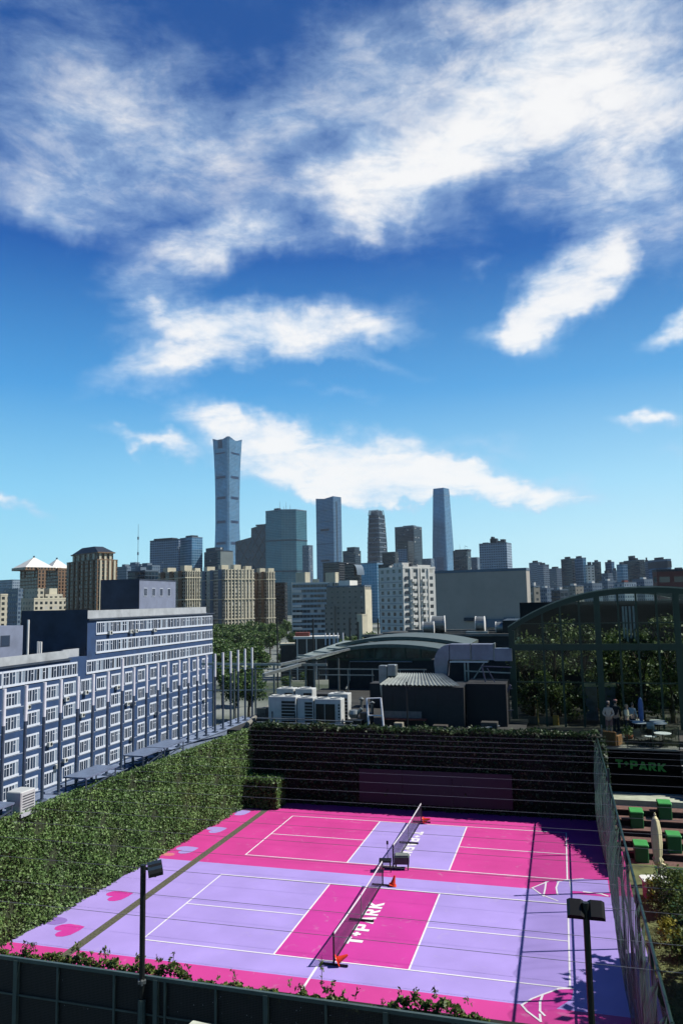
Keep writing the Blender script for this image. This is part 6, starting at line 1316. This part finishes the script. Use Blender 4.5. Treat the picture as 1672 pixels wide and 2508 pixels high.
# -- white flats with balconies
t, w, q, H = tower('white_flats', 'white block of flats with stacks of sunlit balconies left of the blank grey wall', (929, 988, 1067), 1392, 330, 42, [F_white, M_whitet])
nfl = int(H//3.1)
for k in range(max(0, nfl-11), nfl):
    z = k*3.1
    for f in (.30, .62): MB().box(0, 1.3, q*f-q*.07, q*f+q*.07, z+.1, z+1.25).build('balcony', M_whitet, t)
    MB().box(.02, .35, q*.05, q*.13, z+.9, z+2.2).build('bay_window', M_darktrim, t)
    MB().box(-w, 0, -.14, -.0, z-.08, z+.10).build('floor_line', M_bldgrey, t)
for f in (.22, .46, .54, .78): MB().box(0, .5, q*f-.35, q*f+.35, 0, H).build('pier', M_whitet, t)
roofbox(t, -w*.5, -w*.15, q*.1, q*.35, H, 2.6, M_whitet); roofbox(t, -w*.6, -1, q*.5, q*.9, H, 1.6, M_whitet); MB().box(-1.5, -.3, q*.25, q*.31, H, H+2.3).build('chimney', M_darktrim, t)
for k in range(5): MB().box(-w*.6-1+k*2.4, -w*.6+k*2.4, 1.2, 2.2, H+.8, H+1.7).build('roof_unit', M_whitet, t)
# -- mid-rise offices
t, w, q, H = tower('banded_office', 'mid rise grey blue office with horizontal window bands and a white lit end', (702, 716, 806), 1430, 520, 74, [F_band, M_whitet], dep=18)
MB().box(-w*.35, .3, -.4, -.02, 0, H+1).build('lit_white_end', M_whitet, t)  # white sheet paints sunlight onto the end
for k in range(8): MB().box(.02, .9, -.3, q*.25, 4+k*H/9, 5.6+k*H/9).build('balcony', M_whitet, t)
roofbox(t, -w*.8, -w*.2, q*.55, q*.72, H, 3, M_creamw)
t, w, q, H = tower('beige_office', 'beige office block with small square windows in front of the tall notched tower', (800, 893, 909), 1436, 470, 14, [F_greyflat, M_bldgrey], dep=30); roofbox(t, -w*.72, -w*.42, 2, 12, H, 4, M_whitet); roofbox(t, -w, -w*.82, 2, 12, H, 3, F_band)
MB().box(.02, .3, 0, q, 0, H-2).build('lit_flank', M_creamw, t); MB().box(-w*1.02, -w*.78, -1.2, -.02, 0, H*.72).build('lower_wing', F_greyflat, t)  # cream sheet puts the flank's sunlight into its colour
tower('cream_roof_block', 'small cream block peeking over the banded office', (725, 748, 760), 1404, 600, 30, [M_creamw, M_creamw]); tower('cream_roof_block', 'small cream block peeking over the beige office', (798, 822, 828), 1404, 590, 24, [M_creamw, M_creamw], dep=10)
tower('dark_office', 'dark glass block right behind the narrower cream tower of flats', (672, 698, 704), 1428, 740, 14, [F_black, M_darktrim], dep=25)
tower('cream_low_block', 'tiny bright cream wall at the foot of the beige office among trees', (884, 886, 897), 1508, 420, 30, [M_creamw, M_creamw], dep=10)
# -- low pavilions among the trees
t = thing('flat_pavilion', 'long white flat roof of a low pavilion at the edge of the trees', 'building', tuple(ond((775, 1560), 330)[:2])+(ZG,), .27)
MB().box(-9, 9, -4, 4, 0, 17.0).build('wall', M_darkconc, t); MB().box(-9.6, 9.6, -4.6, 4.6, 17.0, 18.0).build('roof', M_whitet, t); MB().box(-9, -3, -2, 3, 18, 19.6).build('roof_house', pm('red_roof', s2l(128, 62, 50), .8), t)
for x in (-8, -4, 0, 4, 8): MB().box(x-.2, x+.2, -4.5, -4.1, 0, 17).build('column', M_whitet, t)
t = thing('low_house', 'small pale flat roofed house left of the white pavilion', 'building', tuple(ond((716, 1560), 340)[:2])+(ZG,), .27)
MB().box(-5, 5, -3, 3, 0, 14.0).build('wall', M_darkconc, t); MB().box(-5.3, 5.3, -3.3, 3.3, 14, 14.7).build('roof', M_creamw, t)
# -- right hand skyline
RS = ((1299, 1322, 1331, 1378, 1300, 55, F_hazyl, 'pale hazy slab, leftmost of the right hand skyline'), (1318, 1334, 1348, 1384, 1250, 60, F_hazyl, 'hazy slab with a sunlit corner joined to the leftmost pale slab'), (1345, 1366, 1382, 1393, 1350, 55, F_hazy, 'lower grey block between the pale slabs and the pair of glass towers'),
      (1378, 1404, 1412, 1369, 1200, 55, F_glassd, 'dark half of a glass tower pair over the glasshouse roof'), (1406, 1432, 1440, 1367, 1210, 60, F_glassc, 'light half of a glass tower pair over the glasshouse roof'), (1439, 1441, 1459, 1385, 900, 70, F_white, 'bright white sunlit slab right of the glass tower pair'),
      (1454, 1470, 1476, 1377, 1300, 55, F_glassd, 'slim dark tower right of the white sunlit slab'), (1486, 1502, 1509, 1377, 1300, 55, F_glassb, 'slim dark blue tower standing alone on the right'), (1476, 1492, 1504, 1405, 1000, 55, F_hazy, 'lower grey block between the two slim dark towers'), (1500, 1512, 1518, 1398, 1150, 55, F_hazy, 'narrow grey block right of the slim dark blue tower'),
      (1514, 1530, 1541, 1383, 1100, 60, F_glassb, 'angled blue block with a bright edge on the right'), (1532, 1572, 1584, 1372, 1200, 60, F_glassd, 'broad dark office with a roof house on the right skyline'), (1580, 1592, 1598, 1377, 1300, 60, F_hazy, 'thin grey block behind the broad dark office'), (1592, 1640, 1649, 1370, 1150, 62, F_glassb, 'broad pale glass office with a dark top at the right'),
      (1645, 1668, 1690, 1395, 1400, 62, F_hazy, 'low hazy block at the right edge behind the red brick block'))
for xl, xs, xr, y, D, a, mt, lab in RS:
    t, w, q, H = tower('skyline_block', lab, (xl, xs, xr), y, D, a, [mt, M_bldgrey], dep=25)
    roofbox(t, -w*.7, -w*.3, q*.2, q*.7, H, 4, M_darktrim)
    if 'broad pale' in lab: MB().box(-w-.4, .4, -.4, q+.4, H-11, H-2).build('dark_top', M_darktrim, t)
    if 'broad dark' in lab: roofbox(t, -w*.8, -w*.5, 3, q*.8, H, 8, F_glassd)
t, w, q, H = tower('red_brick_block', 'dark red brick block with white framed windows at the right edge above the glasshouse', (1601, 1612, 1700), 1400, 300, 80, [F_red, M_darktrim], dep=20)
LOW = ((1296, 1308, 1320, 1438, 420, F_greyflat, 'small pale block at the right end of the blank grey wall'), (1312, 1340, 1356, 1442, 700, F_hazy, 'low pale roofs over the left shoulder of the glasshouse'), (1350, 1372, 1392, 1446, 640, F_glassd, 'low grey roofs over the left shoulder of the glasshouse'), (1380, 1410, 1430, 1436, 720, F_greyflat, 'low pale row below the glass tower pair'),
       (1425, 1452, 1476, 1430, 760, F_hazy, 'low grey row below the white sunlit slab'), (1470, 1490, 1510, 1424, 800, F_hazy, 'low pale row below the slim dark towers'), (1505, 1530, 1560, 1428, 700, F_hazyl, 'low white row with a red roof below the angled blue block'), (1550, 1580, 1604, 1420, 800, F_hazy, 'low grey row below the broad dark office'))
for xl, xs, xr, y, D, mt, lab in LOW:
    t, w, q, H = tower('low_rise', lab, (xl, xs, xr), y, D, 50, [mt, M_bldgrey], dep=20); roofbox(t, -w*.6, -w*.3, q*.3, q*.6, H, 2.5, pm('red_roof', s2l(128, 62, 50), .8) if 'red roof' in lab else M_whitet)
# a belt of low far blocks that closes the horizon, each a thing of its own
k = 0
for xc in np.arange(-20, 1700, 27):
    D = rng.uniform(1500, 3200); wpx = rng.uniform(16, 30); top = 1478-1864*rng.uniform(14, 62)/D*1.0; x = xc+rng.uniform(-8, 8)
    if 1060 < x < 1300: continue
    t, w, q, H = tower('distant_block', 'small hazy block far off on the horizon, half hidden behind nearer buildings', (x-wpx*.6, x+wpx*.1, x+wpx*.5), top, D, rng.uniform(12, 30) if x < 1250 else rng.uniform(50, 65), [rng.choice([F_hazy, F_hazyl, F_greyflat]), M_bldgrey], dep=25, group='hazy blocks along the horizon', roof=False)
    k += 1

# ================================================================== TREES OF THE CITY
def crown_mesh(seed, n=2600, size=.75):
    r_ = np.random.default_rng(seed); P = []
    for k in range(34):
        v = r_.normal(0, 1, 3); v /= np.linalg.norm(v); q = r_.random()**.45; c = v*np.array([4.3, 4.3, 3.6])*q+np.array([0, 0, 9.2]); s = r_.uniform(.7, 1.5)
        P.append(c+r_.normal(0, 1, (n//34, 3))*s*np.array([.6, .6, .45]))
    return np.concatenate(P)
protos = []
TL = ('leafy green street tree in the dense grove right of the blue office block',)*3
TREES = []
for k in range(3):
    t = thing('street_tree', TL[k], 'tree', (0, 0, ZG), 0, 'street trees in the city grove')
    mb = MB(); mb.path([(0, 0, 0), (.1, 0, 3), (.1, .2, 6.5), (0, 0, 9)], .3, 8, rr=[.42, .34, .26, .12])
    for q in range(5):
        a = q*1.3+k; mb.path([(.1, .1, 5+q*.4), (math.cos(a)*1.6, math.sin(a)*1.6, 7+q*.4), (math.cos(a)*3.1, math.sin(a)*3.1, 9+q*.5)], .12, 6, rr=[.16, .1, .04])
    mb.build('trunk', M_bark, t); leafcloud('crown', crown_mesh(k+3), .85, M_tree, t); protos.append(t)
used = [False]*3
def put_tree(px, D, sc, k, lab=None, grp=None):
    p = ond((px, 1500), D)
    if not used[k]: protos[k].location = (p[0], p[1], ZG); protos[k].scale = (sc,)*3; used[k] = True; return
    o = dup(protos[k], (p[0], p[1], ZG), rng.uniform(0, 6.28), lab, scale=(sc*rng.uniform(.9, 1.15), sc*rng.uniform(.9, 1.15), sc))
    if grp: o['group'] = grp
for row, (D, x0, x1, st_) in enumerate(((640, 528, 700, 17), (560, 524, 690, 20), (480, 526, 668, 22), (410, 525, 655, 26), (350, 530, 640, 30), (300, 545, 650, 30), (255, 550, 640, 34), (215, 570, 625, 40))):
    for x in np.arange(x0, x1, st_): put_tree(x+rng.uniform(-5, 5), D*rng.uniform(.95, 1.05), rng.uniform(.95, 1.2)*(1.12 if row < 3 else 1), int(rng.integers(0, 3)))
for x, D, sc in ((700, 420, .8), (716, 520, 1.0), (735, 440, .7), (790, 420, .9), (806, 430, 1.0), (822, 400, .95), (838, 420, .9), (856, 440, 1), (872, 400, .9), (905, 390, 1.25), (914, 360, 1.3), (922, 340, 1.25), (898, 420, 1.1), (690, 380, .6), (760, 370, .5), (745, 300, .45), (700, 280, .5)): put_tree(x, D, sc, int(rng.integers(0, 3)), 'green tree among the low buildings below the beige and banded offices', 'trees among the low buildings')
for x, D, sc in ((1420, 330, 1.25), (1440, 345, 1.3), (1395, 350, 1.15), (1455, 380, 1.3)): put_tree(x, D, sc, int(rng.integers(0, 3)), 'tree top showing over the arched roof of the glasshouse', 'trees behind the glasshouse')

# ================================================================== AIR
hz = MB().box(-2200, 2600, -60, 3400, ZG-1, 560).build('haze', bpy.data.materials.new('haze'))
hz['kind'] = 'stuff'; hm = hz.data.materials[0]; hm.use_nodes = True; hm.node_tree.nodes.clear()
ho = hm.node_tree.nodes.new('ShaderNodeOutputMaterial'); hv = hm.node_tree.nodes.new('ShaderNodeVolumePrincipled')
hv.inputs['Color'].default_value = (.75, .88, 1.0, 1); hv.inputs['Density'].default_value = 0.000028; hv.inputs['Anisotropy'].default_value = .2
hm.node_tree.links.new(hv.outputs[0], ho.inputs['Volume'])
